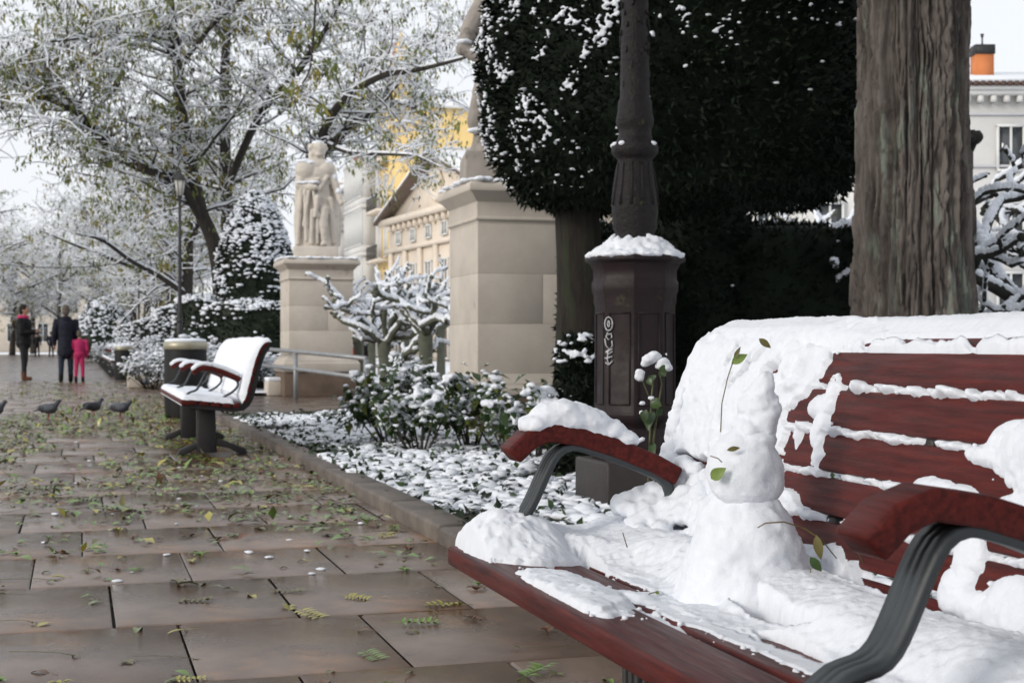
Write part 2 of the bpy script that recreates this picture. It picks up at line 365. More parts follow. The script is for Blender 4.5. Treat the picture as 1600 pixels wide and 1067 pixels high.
# ------------------------------------------------------------------ benches
BL = 2.9
prof = np.array([(-.012, .400), (-.006, .428), (.012, .440), (.10, .436), (.20, .424), (.30, .412), (.38, .406), (.425, .412), (.452, .440), (.470, .50), (.486, .57), (.505, .65), (.530, .74), (.560, .815), (.590, .855), (.625, .872), (.655, .868)])
_t = np.concatenate([[0], np.cumsum(np.linalg.norm(np.diff(prof, axis=0), axis=1))]); S_MAX = _t[-1]
def surf(s):
    s = np.asarray(s); return np.stack([np.interp(s, _t, prof[:, 0]), np.interp(s, _t, prof[:, 1])], -1)
def surf_n(s):
    d = surf(s + .012) - surf(s - .012); d /= np.linalg.norm(d, axis=-1)[..., None] + 1e-9
    return np.stack([-d[..., 1], d[..., 0]], -1)
SEAT = [(.006, .135), (.160, .232), (.246, .316), (.330, .395), (.409, .455)]
BACK = [(.485, .545), (.557, .618), (.630, .692), (.703, .768), (.779, .848), (.859, .925), (.936, .985)]
def slat(mb, s0, s1, y0, y1, th=.030, drop=0.0):
    q = np.linspace(s0, s1, 4); nn = surf_n(q); p = surf(q) - nn * drop; lo = p - nn * th
    mb.prism(np.vstack([p, lo[::-1]])[::-1], y0, y1, 'y')
def arm_curve():  # centre line of the wooden arm (depth, height)
    return np.array([(.080, .632), (.115, .664), (.155, .678), (.22, .668), (.30, .643), (.38, .610), (.430, .583)])
ARM_Y = [.12, BL / 2, BL - .12]
def make_bench(label, group, loc):
    t = thing('park_bench', label, 'bench', loc, TH, group)
    for s0, s1 in SEAT:
        mb = MB(); slat(mb, s0, s1, 0.0, BL, .034, -.001) if s0 > .1 else mb.prism(np.array([(-.014, .404), (-.014, .437), (-.010, .441), (.050, .4385), (.104, .4355), (.104, .402), (.02, .400)])[::-1], 0.0, BL, 'y'); mb.build('seat_slat', m_wood, t, bevel=.0035)
    for s0, s1 in BACK:
        mb = MB(); slat(mb, s0, s1, 0.0, BL, .028); mb.build('backrest_slat', m_wood, t, bevel=.004)
    for y in ARM_Y:
        c = arm_curve(); d = np.gradient(c, axis=0); d /= np.linalg.norm(d, axis=1)[:, None]; nn = np.stack([-d[:, 1], d[:, 0]], -1)
        top = c + nn * .018; bot = c - nn * .020; mb = MB(); mb.prism(np.vstack([top, bot[::-1]])[::-1], y - .036, y + .036, 'y')
        mb.build('armrest', m_wood, t, bevel=.006, seg=2)
        # flat iron strap: forward along the seat, up, back under the arm, down to the seat's rear
        path = np.array([(.012, .446), (.03, .466), (.06, .492), (.095, .497), (.112, .508), (.13, .54), (.165, .615), (.18, .638), (.205, .645), (.27, .628), (.36, .594), (.405, .574), (.415, .55), (.40, .52), (.36, .485), (.31, .46), (.27, .42)])
        q = np.linspace(0, 1, 46); tt = np.concatenate([[0], np.cumsum(np.linalg.norm(np.diff(path, axis=0), axis=1))]); tt /= tt[-1]
        pp = np.stack([np.interp(q, tt, path[:, 0]), np.interp(q, tt, path[:, 1])], -1)
        for _ in range(1): pp[1:-1] = (pp[:-2] + 2 * pp[1:-1] + pp[2:]) / 4
        d = np.gradient(pp, axis=0); d /= np.linalg.norm(d, axis=1)[:, None]; nn = np.stack([-d[:, 1], d[:, 0]], -1)
        # cross-section across the strap with two grooves
        cs = np.array([(-.030, .004), (-.030, .010), (-.0075, .010), (-.006, .0088), (-.003, .0088), (-.0015, .010), (.0065, .010), (.008, .0088), (.011, .0088), (.0125, .010), (.030, .010), (.030, .004), (.026, -.004), (-.026, -.004)])
        n = len(cs); V = np.stack([pp[:, None, 0] + nn[:, None, 0] * cs[None, :, 1], np.full((len(pp), n), y) + cs[None, :, 0], pp[:, None, 1] + nn[:, None, 1] * cs[None, :, 1]], -1)
        i, j = np.meshgrid(np.arange(len(pp) - 1), np.arange(n), indexing='ij'); j2 = (j + 1) % n
        mb = MB(); mb.add(V.reshape(-1, 3), [np.stack([i * n + j, i * n + j2, (i + 1) * n + j2, (i + 1) * n + j], -1).reshape(-1, 4), np.arange(n)[::-1], np.arange(n) + (len(pp) - 1) * n])
        mb.build('arm_bracket', m_iron, t)
    for y in (.045, BL - .024):
        q = np.linspace(.0, S_MAX - .01, 40); p = surf(q); nn = surf_n(q); lo = p - nn * .062; p = p - nn * .012
        mb = MB(); mb.prism(np.vstack([p, lo[::-1]])[::-1], y - .022, y + .022, 'y'); mb.build('end_frame', m_black if y < 1 else m_iron, t, bevel=.005)
    for y in (.42, BL - .64):
        mb = MB(); mb.box((.205, y, .20), (.15, .085, .37), taper=.85)
        for k in (-1, 0, 1): mb.box((.138, y + k * .026, .20), (.02, .014, .36))
        mb.prism([(-.02, .0), (.04, .0), (.13, .05), (.25, .075), (.37, .05), (.46, .0), (.52, .0), (.50, .045), (.36, .10), (.25, .13), (.14, .10), (.0, .045)], y - .036, y + .036, 'y')
        mb.prism([(.02, .40), (.10, .345), (.40, .335), (.50, .42), (.52, .56), (.49, .56), (.44, .40), (.30, .385)], y - .03, y + .03, 'y')
        mb.build('leg', m_black, t, bevel=.006)
    return t
def snow_layer(thick, y0, y1, res, seed=0, s0=.0, s1=None, name='snow_cover'):
    """snow lying on the bench profile: thick(y, s) in metres (<=0: bare)"""
    s1 = S_MAX if s1 is None else s1
    ns = int((s1 - s0) / res) + 2; ny = int((y1 - y0) / res) + 2
    S, Y = np.meshgrid(np.linspace(s0, s1, ns), np.linspace(y0, y1, ny), indexing='ij'); s = S.ravel(); y = Y.ravel()
    p = surf(s); nn = surf_n(s); wup = np.clip((s - .40) / .12, 0, 1) * np.clip((S_MAX - .05 - s) / .1, 0, 1)
    d = np.stack([nn[:, 0] * wup, nn[:, 1] * wup + (1 - wup)], -1); d /= np.linalg.norm(d, axis=1)[:, None]
    t = thick(y, s)
    tt = np.where(t > 0, t, np.maximum(t, -.010))
    # rounded lip: steep flank
    tt = np.where(tt > 0, .018 * np.sqrt(np.clip(tt / .018, 0, 1)) + np.clip(tt - .018, 0, None), tt)
    V = np.stack([p[:, 0] + d[:, 0] * tt, y, p[:, 1] + d[:, 1] * tt], -1)
    # let the lip overhang with lumps
    q = np.stack([p[:, 0] * 1, y, p[:, 1]], -1)
    lw = .25 + .75 * np.clip(1 - tt / .012, 0, 1); V[:, 1] += .008 * lw * fbm(q * 38, 2, seed + 3) * (tt > -.009); V[:, 0] += .007 * lw * fbm(q * 45, 2, seed + 4) * (tt > 0) * (s < .9)
    ok = (t > -.008).reshape(ns, ny)
    i, j = np.meshgrid(np.arange(ns - 1), np.arange(ny - 1), indexing='ij')
    kf = ok[:-1, :-1] | ok[1:, :-1] | ok[:-1, 1:] | ok[1:, 1:]
    Fq = np.stack([i * ny + j, (i + 1) * ny + j, (i + 1) * ny + j + 1, i * ny + j + 1], -1)[kf][:, ::-1]
    used = np.unique(Fq); mp = np.full(len(V), -1); mp[used] = np.arange(len(used))
    return mesh_np(name, V[used], mp[Fq], True)
BX = 0.73; FG_A = 2.84 - BL
fg = make_bench('dark red slatted bench with a snowman sitting on its seat', None, Lp(FG_A, BX))
b2 = make_bench('red bench under a smooth even snow layer beside the tall black litter bin', None, Lp(10.9, BX))
# ------------------------------------------------------------------ snow on the benches, snowman
def ell(y, s, y0, s0, ry, rs, h): return h * (1 - ((y - y0) / ry) ** 2 - ((s - s0) / rs) ** 2)
def sst(x): x = np.clip(x, 0, 1); return x * x * (3 - 2 * x)
LEDGE = [(.618, 1.0), (.692, 1.0), (.768, 1.0), (.848, 1.0)]
def fg_snow(y, s):
    q = np.stack([y, s, 0 * s], -1); n1 = fbm(q * 9, 4, 21); n2 = fbm(q * 32, 3, 22); n3 = fbm(q * 90, 2, 23)
    yb = np.interp(s, [.40, .45, .50, .55, .585, .62, .66, .70, .76, .80, .84, .87, .92, .937, .95, .965, 1.02], [1.72, 2.02, 2.08, 2.13, 2.18, 2.27, 2.42, 2.46, 2.46, 2.46, 2.42, 2.38, 2.38, 2.30, 2.27, 2.25, 2.2])
    edge = (y - yb) + .035 * n1 + .035 * n2 + .012 * n3
    t = np.where(edge > 0, .006 + .024 * sst(edge / .16), .25 * edge)
    er = (s - (.955 + .010 * n1 + .004 * n2)) ; rid = np.where(er > 0, .003 + .027 * sst(er / .055), .3 * er); t = np.maximum(t, rid)      # ridge on the rolled top slat
    hole = ell(y, s, 2.30, .598, .10, .028, 1.0) + .5 * n2; t = np.where(hole > .15, -.01, t)
    pit = np.where((s > .5) & (s < .93) & (1.3 * n1 + n2 < -.62), .035, 0) + .045 * sst((ell(y, s, 2.78, .672, .10, .022, 1.0) + .8 * n2) / .6) * (s > .5); t = t - pit + np.where((t > .012) & (s > .48) & (s < .93), .012 * n1 + .006 * n2, 0)
    # seat
    sf = np.interp(y, [0, .5, 1.0, 1.3, 1.55, 1.72, 1.80, 1.93, 2.0, 2.14, 2.28, 2.42, 2.55, 2.66, 2.72, 2.80, 2.9], [.10, .16, .14, .18, .22, .20, .19, .175, .168, .168, .18, .25, .25, .17, .115, .055, .02])
    es = (s - sf) + .018 * n1 + .016 * n2 + .006 * n3
    ts = np.where(es > 0, .004 + .048 * sst(es / .14) + .03 * sst((s - .28) / .12) * sst(es / .12), .3 * es)
    g_ = sst((2.62 - y) / .15) * sst((.33 - s) / .08); ts = np.where(ts > 0, ts * (1 - .68 * g_), ts)
    ts = np.where(s < .06, ts - .055 * (1 - s / .06), ts)
    ts = np.where(s < .455, ts, -.01); w_ = sst((s - .40) / .055); t = np.where(s < .455, np.maximum(ts * (1 - w_) + np.maximum(t, ts * .9) * w_, np.where(s > .42, t, -1)), t)
    strip = np.where((s > .160 + .01 * n2) & (s < .250 + .012 * n2) & (y > 2.36 + .05 * n1) & (y < 2.70 + .04 * n2), 1, 0); t = np.where(strip > 0, -.01, t)
    h2 = ell(y, s, 2.04, .305, .15, .022, 1.0) + .6 * n2 + .3 * n1; t = np.where(s < .40, t - .10 * sst((h2 + .1) / .7), t)
    h3 = ell(y, s, 1.86, .255, .10, .02, 1.0) + .6 * n2; t = np.where(s < .40, t - .10 * sst((h3 + .1) / .7), t)
    patches = [(2.33, .098, .185, .058, .016), (2.22, .075, .10, .04, .012), (2.25, .185, .05, .03, .010), (2.795, .135, .145, .125, .088), (2.81, .22, .10, .12, .06), (2.79, .105, .085, .075, .085), (2.5, .36, .3, .085, .024),
               (2.345, .815, .035, .02, .016), (2.325, .842, .018, .03, .012), (2.33, .775, .022, .032, .010), (2.315, .74, .016, .03, .006), (2.40, .76, .010, .02, .007),
               (1.74, .775, .10, .045, .024), (1.70, .74, .06, .04, .02), (1.83, .76, .06, .014, .012), (1.95, .703, .05, .018, .022), (1.88, .70, .03, .016, .016), (1.70, .70, .08, .02, .02),
               (1.83, .615, .028, .04, .018), (1.845, .565, .03, .03, .020), (1.80, .55, .05, .02, .016), (1.72, .55, .07, .05, .028), (1.60, .50, .2, .08, .03), (1.98, .70, .02, .008, .014), (2.06, .695, .04, .008, .010),
               (1.3, .62, .2, .05, .03), (1.1, .8, .15, .06, .03), (.8, .5, .4, .1, .04)]
    for (y0, s0, ry, rs, h) in patches:
        e = ell(y + .010 * n2, s + .008 * n2, y0, s0, ry * 1.15, rs * 1.15, h) + .010 * n1 * (h > .02) + .006 * n2
        t = np.maximum(t, e)
    t = np.where(s < .045, t - .14 * (1 - s / .045), t)
    for sl, k in LEDGE:    # thin lines of snow left on the slat edges
        e = .008 * (1 - ((s - sl - .004) / .008) ** 2) + .020 * n2 + .018 * n1 + .012 * n3 - .008
        t = np.maximum(t, np.where(np.abs(s - sl - .004) < .016, e, -.02))
    t = np.maximum(t, np.where((s > .922) & (s < .936), .005 + .014 * n2 + .008 * n1, -.02))
    return t + np.where(t > .004, (.010 * n1 + .0035 * n2 + .0018 * n3) * np.where(s > .93, .45, 1) + .0016 * fbm(q * 190, 2, 24), 0)
sn = thing('bench_snow', 'lumpy wet snow heaped on the seat and backrest around the snowman', 'snow', Lp(FG_A, BX), TH)
link('snow_layer', snow_layer(fg_snow, .75, BL + .012, .0033, 5), m_snow, sn)
mb = MB()
for x, z, r, rz_ in [(.13, .690, .030, .012), (.165, .706, .040, .024), (.205, .704, .046, .027), (.245, .694, .046, .022), (.285, .676, .042, .018), (.32, .660, .032, .012), (.19, .722, .03, .012), (.225, .716, .032, .012)]: mb.blob((x, ARM_Y[2] + .004 * sin(x * 90), z), (r, .046, rz_ + .008), 2)
mb.build('arm_snow', m_snow, sn, remesh=.005, smooth_it=8, disp=[(.03, .014), (.008, .004)])
mb = MB(); r = np.random.default_rng(15)
for k in range(170):
    u, v_ = r.random(), r.random(); x = .33 + .14 * u; y = 2.86 - .26 * v_; z = .575 - .05 * v_ + .10 * max(0, u - .6) - .04 * (1 - u) + r.normal(0, .008) - .10 * v_ * (1 - u)
    mb.blob((x, y, z), np.array([1, 1, .8]) * r.uniform(.010, .026), 2)
for k in range(60):
    u = r.random(); mb.blob((.455 + .045 * u + r.normal(0, .004), 2.885 + r.normal(0, .006), .60 + .16 * u), r.uniform(.007, .014), 2)
mb.build('corner_snow', m_snow, sn, remesh=.005, smooth_it=2, disp=[(.02, .010), (.006, .004)])
r = np.random.default_rng(5); yy = r.uniform(1.3, 2.88, 9000); ss = np.where(r.random(9000) < .8, r.uniform(.03, .45, 9000), r.uniform(.45, .92, 9000)); tt_ = fg_snow(yy, ss); k_ = np.where((tt_ > -.009) & (tt_ < .0015))[0][:170]; mb = MB()
for k in k_:
    p = surf(ss[k]); nn = surf_n(ss[k]); q = .0014 + .0045 * r.random() ** 3
    mb.blob((p[0] + nn[0] * q * .5, yy[k], p[1] + nn[1] * q * .5), (q, q * 1.2, q * .9), 1, jit=.35, seed=int(k))
mb.build('snow_crumbs', m_snow, sn, smooth=True)['kind'] = 'stuff'
def b2_snow(y, s):
    q = np.stack([y, s, 0 * s], -1); n1 = fbm(q * 5, 3, 31)
    t = .045 + .012 * n1; e = np.minimum(np.minimum(y, BL - y), np.minimum(s - .01, S_MAX - s)); t = t * np.sqrt(np.clip(e / .05, 0, 1)) - .002
    t = np.where((s > .405) & (s < .475), -.01, t); return t
sn2 = thing('bench_snow', 'even white snow sheet on the bench beside the tall black bin', 'snow', Lp(10.9, BX), TH)
me2 = snow_layer(b2_snow, .0, BL, .014, 6); link('snow_layer', me2, m_snow, sn2)
mb = MB()
for y in ARM_Y:
    for x in np.linspace(.09, .41, 14): mb.blob((x, y, np.interp(x, arm_curve()[:, 0], arm_curve()[:, 1]) + .028), (.03, .042, .022), 2)
mb.build('arm_snow', m_snow, sn2, remesh=.012, smooth_it=2)
# snowman
SX, SY = .315, 2.215
sm = thing('snowman', 'small snowman with a round head, leaf face and pointed top on the red bench', 'snowman', Lp(FG_A + SY, BX + SX, .40), TH)
def sblob(mb, px, py, r, dx=0.0, sub=3):
    k = 2.36 / F; base = Lp(FG_A + SY, BX + SX); px0 = 800 + F * base[0] / base[1]
    off = (px - px0) * k; z = H - (py - HY) * k - .40
    mb.blob((off * cos(TH) + dx, -off * sin(TH) * .9, z), r, sub)
mb = MB()
for x, y, q in [(1175, 940, (.128, .125, .09)), (1172, 905, (.112, .11, .08)), (1168, 870, (.098, .10, .075)), (1165, 838, (.082, .085, .065)), (1164, 812, (.066, .07, .045)), (1100, 958, (.065, .08, .05)), (1250, 945, (.06, .07, .07)), (1215, 890, (.05, .06, .06)), (1265, 968, (.06, .08, .05)), (1120, 915, (.055, .06, .05)), (1166, 790, (.054, .056, .028))]: sblob(mb, x, y, q)
mb.build('body', m_snow, sm, remesh=.005, smooth_it=6, disp=[(.07, .024), (.018, .006), (.006, .0028)])
mb = MB(); sblob(mb, 1163, 738, (.064, .064, .057)); sblob(mb, 1166, 752, (.063, .062, .046)); sblob(mb, 1158, 716, (.052, .052, .042)); sblob(mb, 1172, 686, (.043, .044, .022))
mb.build('head', m_snow, sm, remesh=.005, smooth_it=6, disp=[(.05, .012), (.014, .004), (.006, .0025)])
mb = MB()
for x, y, q in [(1178, 674, (.037, .038, .024)), (1187, 656, (.030, .033, .028)), (1183, 634, (.028, .031, .028)), (1192, 613, (.021, .025, .026)), (1198, 596, (.013, .016, .018)), (1163, 668, (.022, .026, .016)), (1205, 640, (.014, .02, .03))]: sblob(mb, x, y, q)
mb.build('pointed_cap', m_snow, sm, remesh=.005, smooth_it=4, disp=[(.04, .018), (.012, .006), (.006, .003)])
m_leaf1 = M('pale_green_leaf', (.22, .30, .07), (.13, .20, .045), 40, .5, 0, spec=.4, trans=.25)
m_leaf2 = M('dark_green_leaf', (.03, .07, .015), (.06, .10, .02), 40, .4, 0, spec=.5, trans=.15)
m_leaf3 = M('olive_leaf', (.16, .13, .04), (.10, .10, .03), 40, .5, 0, spec=.4, trans=.2)
m_stalk = M('leaf_stalk', (.16, .13, .04), (.09, .06, .03), 30, .6)
def pk(px, py, dep=0.0):
    """point in the bench frame, `dep` metres in front (towards the path) of the snowman axis"""
    base = Lp(FG_A + SY, BX + SX); D = base[1] - dep; w_ = P(px, py, D); rel = w_ - np.array([*Lp(FG_A + SY, BX + SX)[:2], .40])
    return np.array([np.dot(rel, W), np.dot(rel, U), rel[2]])
def leafshape(mb, base, tip, wd, nrm, n=6, bend=.15):
    base = np.array(base); tip = np.array(tip); d = tip - base; L = np.linalg.norm(d); d /= L; nrm = np.array(nrm, float); s = np.cross(d, nrm); s /= np.linalg.norm(s); nn = np.cross(s, d)
    V = []; 
    for k in range(n + 1):
        t = k / n; wv = wd * (sin(pi * t ** .8) + .02); c = base + d * L * t + nn * (-bend * L * (t - .5) ** 2 * 2)
        V += [c - s * wv + nn * wv * .35, c, c + s * wv + nn * wv * .35]
    f = []
    for k in range(n): f += [[3 * k, 3 * k + 1, 3 * k + 4, 3 * k + 3], [3 * k + 1, 3 * k + 2, 3 * k + 5, 3 * k + 4]]
    mb.add(V, np.array(f)); return mb
FR = (-.55, -.8, .15)
for nm, a_, b_, wd, mt in [('eye_leaf', pk(1136, 703, .060), pk(1157, 699, .056), .004, m_leaf3), ('mouth_leaf', pk(1110, 748, .054), pk(1134, 731, .066), .010, m_leaf1)]:
    mb = MB(); leafshape(mb, a_, b_, wd, FR); mb.build(nm, mt, sm, smooth=True)
mb = MB(); mb.tube([pk(1110, 712, .07), pk(1122, 716, .08), pk(1128, 722, .078)], .0009, 5); mb.build('nose_stalk', m_stalk, sm)
mb = MB(); mb.tube([pk(1184, 824, .10), pk(1196, 817, .115), pk(1225, 815, .11), pk(1258, 826, .10), pk(1283, 842, .09), pk(1307, 872, .08)], [.0009, .0012, .0013, .0014, .0012, .0008], 6); tw = mb.build('twig_arm', m_stalk, sm, smooth=True)
mb = MB(); leafshape(mb, pk(1275, 836, .10), pk(1283, 875, .10), .0075, FR); mb.build('leaf', m_leaf3, tw, smooth=True)
mb = MB(); leafshape(mb, pk(1266, 870, .10), pk(1284, 893, .10), .0075, FR); mb.build('leaf', m_leaf2, tw, smooth=True)
mb = MB(); mb.tube([pk(1266, 888, .105), pk(1268, 915, .105), pk(1271, 940, .10)], .0009, 5); mb.build('stalk', m_stalk, tw)
# loose leaves and stalks caught in the bench snow
LG = 'loose leaves caught in the bench snow'
def loose(label, stalk, leaves, dep):
    c = pk(*stalk[0], dep) if stalk else pk(*leaves[0][0], dep); q0 = np.array(Lp(FG_A + SY, BX + SX, .40))
    t = thing('loose_leaf', label, 'leaf', q0 + W * c[0] + U * c[1] + np.array([0, 0, c[2]]), TH)
    if stalk: mb = MB(); mb.tube([pk(x, y, dep) - c for x, y in stalk], .0010, 5); mb.build('stalk', m_stalk, t)
    for (p0, p1, wd, mt) in leaves: mb = MB(); leafshape(mb, pk(*p0, dep) - c, pk(*p1, dep) - c, wd, FR); mb.build('blade', mt, t, smooth=True)
loose('pale folded leaf on a long thin stalk standing above the snowman', [(1126, 675), (1128, 630), (1137, 590), (1145, 566)], [((1143, 568), (1168, 553), .008, m_leaf1), ((1147, 562), (1157, 541), .004, m_leaf3)], -.10)
loose('small curled yellow leaf stuck in snow near the top of the backrest', None, [((1186, 529), (1205, 544), .006, m_leaf3)], -.20)
loose('long curved brown stalk lying over the front seat slat', [(975, 965), (985, 955), (1000, 940), (1015, 927), (1027, 924)], [((1024, 924), (1031, 927), .003, m_leaf1)], .02)
loose('folded olive leaflets on a stalk in the snow under the middle armrest', [(1467, 1022), (1500, 1000), (1530, 985), (1553, 973)], [((1548, 975), (1543, 1006), .010, m_leaf3), ((1553, 973), (1597, 1012), .010, m_leaf3)], .20)
loose('thin brown stalk leaning between the backrest slats', [(1327, 848), (1340, 862), (1350, 880), (1358, 893)], [], .06)
loose('narrow pale stalk lying in the snow by the far armrest', [(973, 832), (976, 842), (980, 855)], [], -.15)
# ------------------------------------------------------------------ lamp posts
LD = 7.3; kz = LD / F
def zl(py): return H - (py - HY) * kz
OB = P(992, 700, LD); OB[2] = bed_z(7.2, 2.6) - .03
def make_lamp(label, loc, hero=True):
    t = thing('street_lamp', label, 'street lamp', loc, TH, None); z0 = loc[2]
    Z = lambda py: zl(py) - z0
    n8 = lambda prof: [(r / cos(pi / 8), z) for r, z in prof]
    mb = MB(); mb.box((0, 0, (Z(716)) / 2), (.48, .48, Z(716)), 0); mb.build('plinth', m_plinth, t, bevel=.015)
    mb = MB(); mb.lathe(n8([(.20, Z(716)), (.20, Z(705)), (.165, Z(698)), (.15, Z(668)), (.165, Z(662)), (.195, Z(652)), (.20, Z(645)), (.190, Z(640)), (.188, Z(480)), (.195, Z(470)), (.195, Z(462)), (.203, Z(455)), (.203, Z(442)), (.196, Z(438)), (.196, Z(424)), (.206, Z(418)), (.212, Z(413)), (.236, Z(409)), (.236, Z(403)), (.12, Z(392))]), 8, phase=pi / 8)
    base = mb.build('octagonal_base', m_lamp, t, bevel=.004)
    if hero:
        for k in range(8):   # raised panel frames
            a = k * pi / 4; mb = MB(); r0 = .1905; hw = .055
            for dx, dz, sx, sz in [(-hw, 0, .008, Z(490) - Z(630)), (hw, 0, .008, Z(490) - Z(630)), (0, (Z(490) - Z(630)) / 2, 2 * hw, .008), (0, -(Z(490) - Z(630)) / 2, 2 * hw, .008)]:
                mb.box((dx, 0, (Z(490) + Z(630)) / 2 + dz), (sx, .006, sz))
            V = np.vstack(mb.v); mb.v = [np.stack([V[:, 0] * -sin(a) + (r0 + V[:, 1]) * cos(a), V[:, 0] * cos(a) + (r0 + V[:, 1]) * sin(a), V[:, 2]], -1)]
            mb.build('panel_frame', m_lamp, base)
    mb = MB(); mb.lathe([(.10, Z(398)), (.105, Z(372)), (.098, Z(366)), (.112, Z(356)), (.112, Z(346)), (.118, Z(335)), (.117, Z(320)), (.110, Z(300)), (.098, Z(275)), (.089, Z(256)), (.087, Z(250)), (.100, Z(247)), (.118, Z(240)), (.120, Z(231)), (.110, Z(224)), (.090, Z(219)), (.083, Z(210)), (.083, Z(203)), (.094, Z(197)), (.096, Z(187)), (.088, Z(176)), (.086, Z(163)), (.083, Z(158)), (.075, Z(154)), (.073, Z(110)), (.069, Z(40)), (.066, Z(-40)), (.055, Z(-500)), (.05, Z(-820))], 28)
    col = mb.build('column', m_lampold if hero else m_black, t, smooth=True)
    if hero:
        for k in range(12):
            a = k * pi / 6; mb = MB(); mb.tube([(cos(a) * r_, sin(a) * r_, z) for r_, z in [(.114, Z(322)), (.106, Z(295)), (.094, Z(268)), (.088, Z(256))]], [.010, .009, .007, .005], 6); mb.build('flute', m_lampold, col, smooth=True)
        r = np.random.default_rng(3); mb = MB()
        for k in range(90):   # cast scrollwork on the shaft
            a = r.uniform(0, 2 * pi); z = Z(r.uniform(-60, 150)); rr = .072; q = r.uniform(.008, .018)
            mb.blob((cos(a) * rr, sin(a) * rr, z), (q * .5, q * .5, q * r.uniform(.8, 2)), 1, rz=a)
        mb.build('cast_relief', m_lampold, col, smooth=True)['kind'] = 'stuff'
    # lantern
    mb = MB(); mb.lathe([(.06, Z(-820)), (.10, Z(-830)), (.07, Z(-845))], 8); mb.build('collar', m_black, t)
    lz = Z(-845); gl = M('lantern_glass', (.45, .44, .40), None, rough=.2, spec=.6)
    mb = MB(); mb.lathe([(.11, lz), (.20, lz + .42)], 6); ln = mb.build('lantern', gl, t)
    mb = MB()
    for k in range(6):
        a = k * pi / 3; mb.tube([(cos(a) * .112, sin(a) * .112, lz), (cos(a) * .202, sin(a) * .202, lz + .42)], .012, 5)
    mb.lathe([(.235, lz + .42), (.22, lz + .45), (.12, lz + .58), (.05, lz + .62), (.03, lz + .74), (.0, lz + .78)], 6); mb.build('lantern_cap', m_black, ln)
    return t
lamp1 = make_lamp('tall brown cast iron lamp post with graffiti on its octagonal base', OB)
r = np.random.default_rng(8); sc = thing('lamp_snow', 'snow collar piled on the octagonal base of the brown lamp post', 'snow', (OB[0], OB[1], zl(404)))
mb = MB()
for k in range(160):
    a = k * 2.399; rr = .230 * sqrt(r.uniform(.18, 1)); hgt = .15 * (1 - rr / .24) + .012
    mb.blob((cos(a) * rr, sin(a) * rr, hgt * .5), (.034, .034, hgt * r.uniform(.6, .95)), 2)
mb.build('snow_ring', m_snow, sc, remesh=.008, smooth_it=3, disp=[(.04, .014), (.013, .010)])
mb = MB()
for a in (2.6, 3.0, 3.5, 4.0, 5.6): mb.blob((cos(a) * .105, sin(a) * .105, zl(231) - zl(404) + .012), (.022, .022, .014), 2)
mb.build('collar_snow', m_snow, sc, remesh=.006, disp=[(.02, .008)])
# graffiti: white brush strokes on the face towards the path
wt = M('white_marker', (.62, .62, .63), (.30, .29, .30), 60, .6)
fa = TH + pi  # outward direction of the octagon face (bench frame): the face whose middle shows at x=952
gph = thing('graffiti_tag', 'white hand-drawn graffiti tag on the lamp base', 'graffiti', OB, 0)
def gp(px, py): 
    # point on octagon face nearest the camera-left: solve on plane
    best = None
    for k in range(8):
        a = TH + k * pi / 4; n = np.array([cos(a), sin(a), 0]); c = OB + n * .1975
        d = P(px, py, 1.0) - np.array([0, 0, H]); den = np.dot(d, n)
        if den >= 0: continue
        t_ = np.dot(c - np.array([0, 0, H]), n) / den; p = np.array([0, 0, H]) + d * t_; q = np.dot(p - c, np.array([-sin(a), cos(a), 0]))
        if abs(q) <= .0825 and (best is None or t_ < best[0]): best = (t_, p)
    return best[1] - OB
for st in [[(951 + 6.0 * cos(t), 506 + 10.5 * sin(t)) for t in np.linspace(0, 6.6, 22)], [(951 + 1.5 * sin(t), 506 + 5 * cos(t)) for t in np.linspace(0, 6.2, 10)], [(950, 519), (947, 526), (951, 531), (956, 527), (955, 521), (950, 523)], [(945, 529), (947, 540), (952, 546), (957, 540), (956, 532)], [(954, 545), (947, 549), (951, 553), (957, 549)], [(946, 551), (957, 545)], [(950, 549), (949, 563), (952, 570)], [(945, 560), (957, 557)], [(946, 566), (951, 570), (957, 564)]]:
    mb = MB(); mb.tube([gp(x, y) for x, y in st], .0035, 5); mb.build('stroke', wt, gph)
lamp2 = make_lamp('slim dark lamp post with glass lantern among the snowy hedges', (*P(281, 600, 29)[:2], 0), False)
def scale_lamp(o, h):
    s = h / 5.9; o.scale = (s * .8, s * .8, s)
scale_lamp(lamp2, 4.25)
lamp3 = copy_tree(lamp2); lamp3.location = (*P(217, 600, 62)[:2], 0); lamp3['label'] = 'thin distant lamp post behind the row of snowy benches'; scale_lamp(lamp3, 4.9)
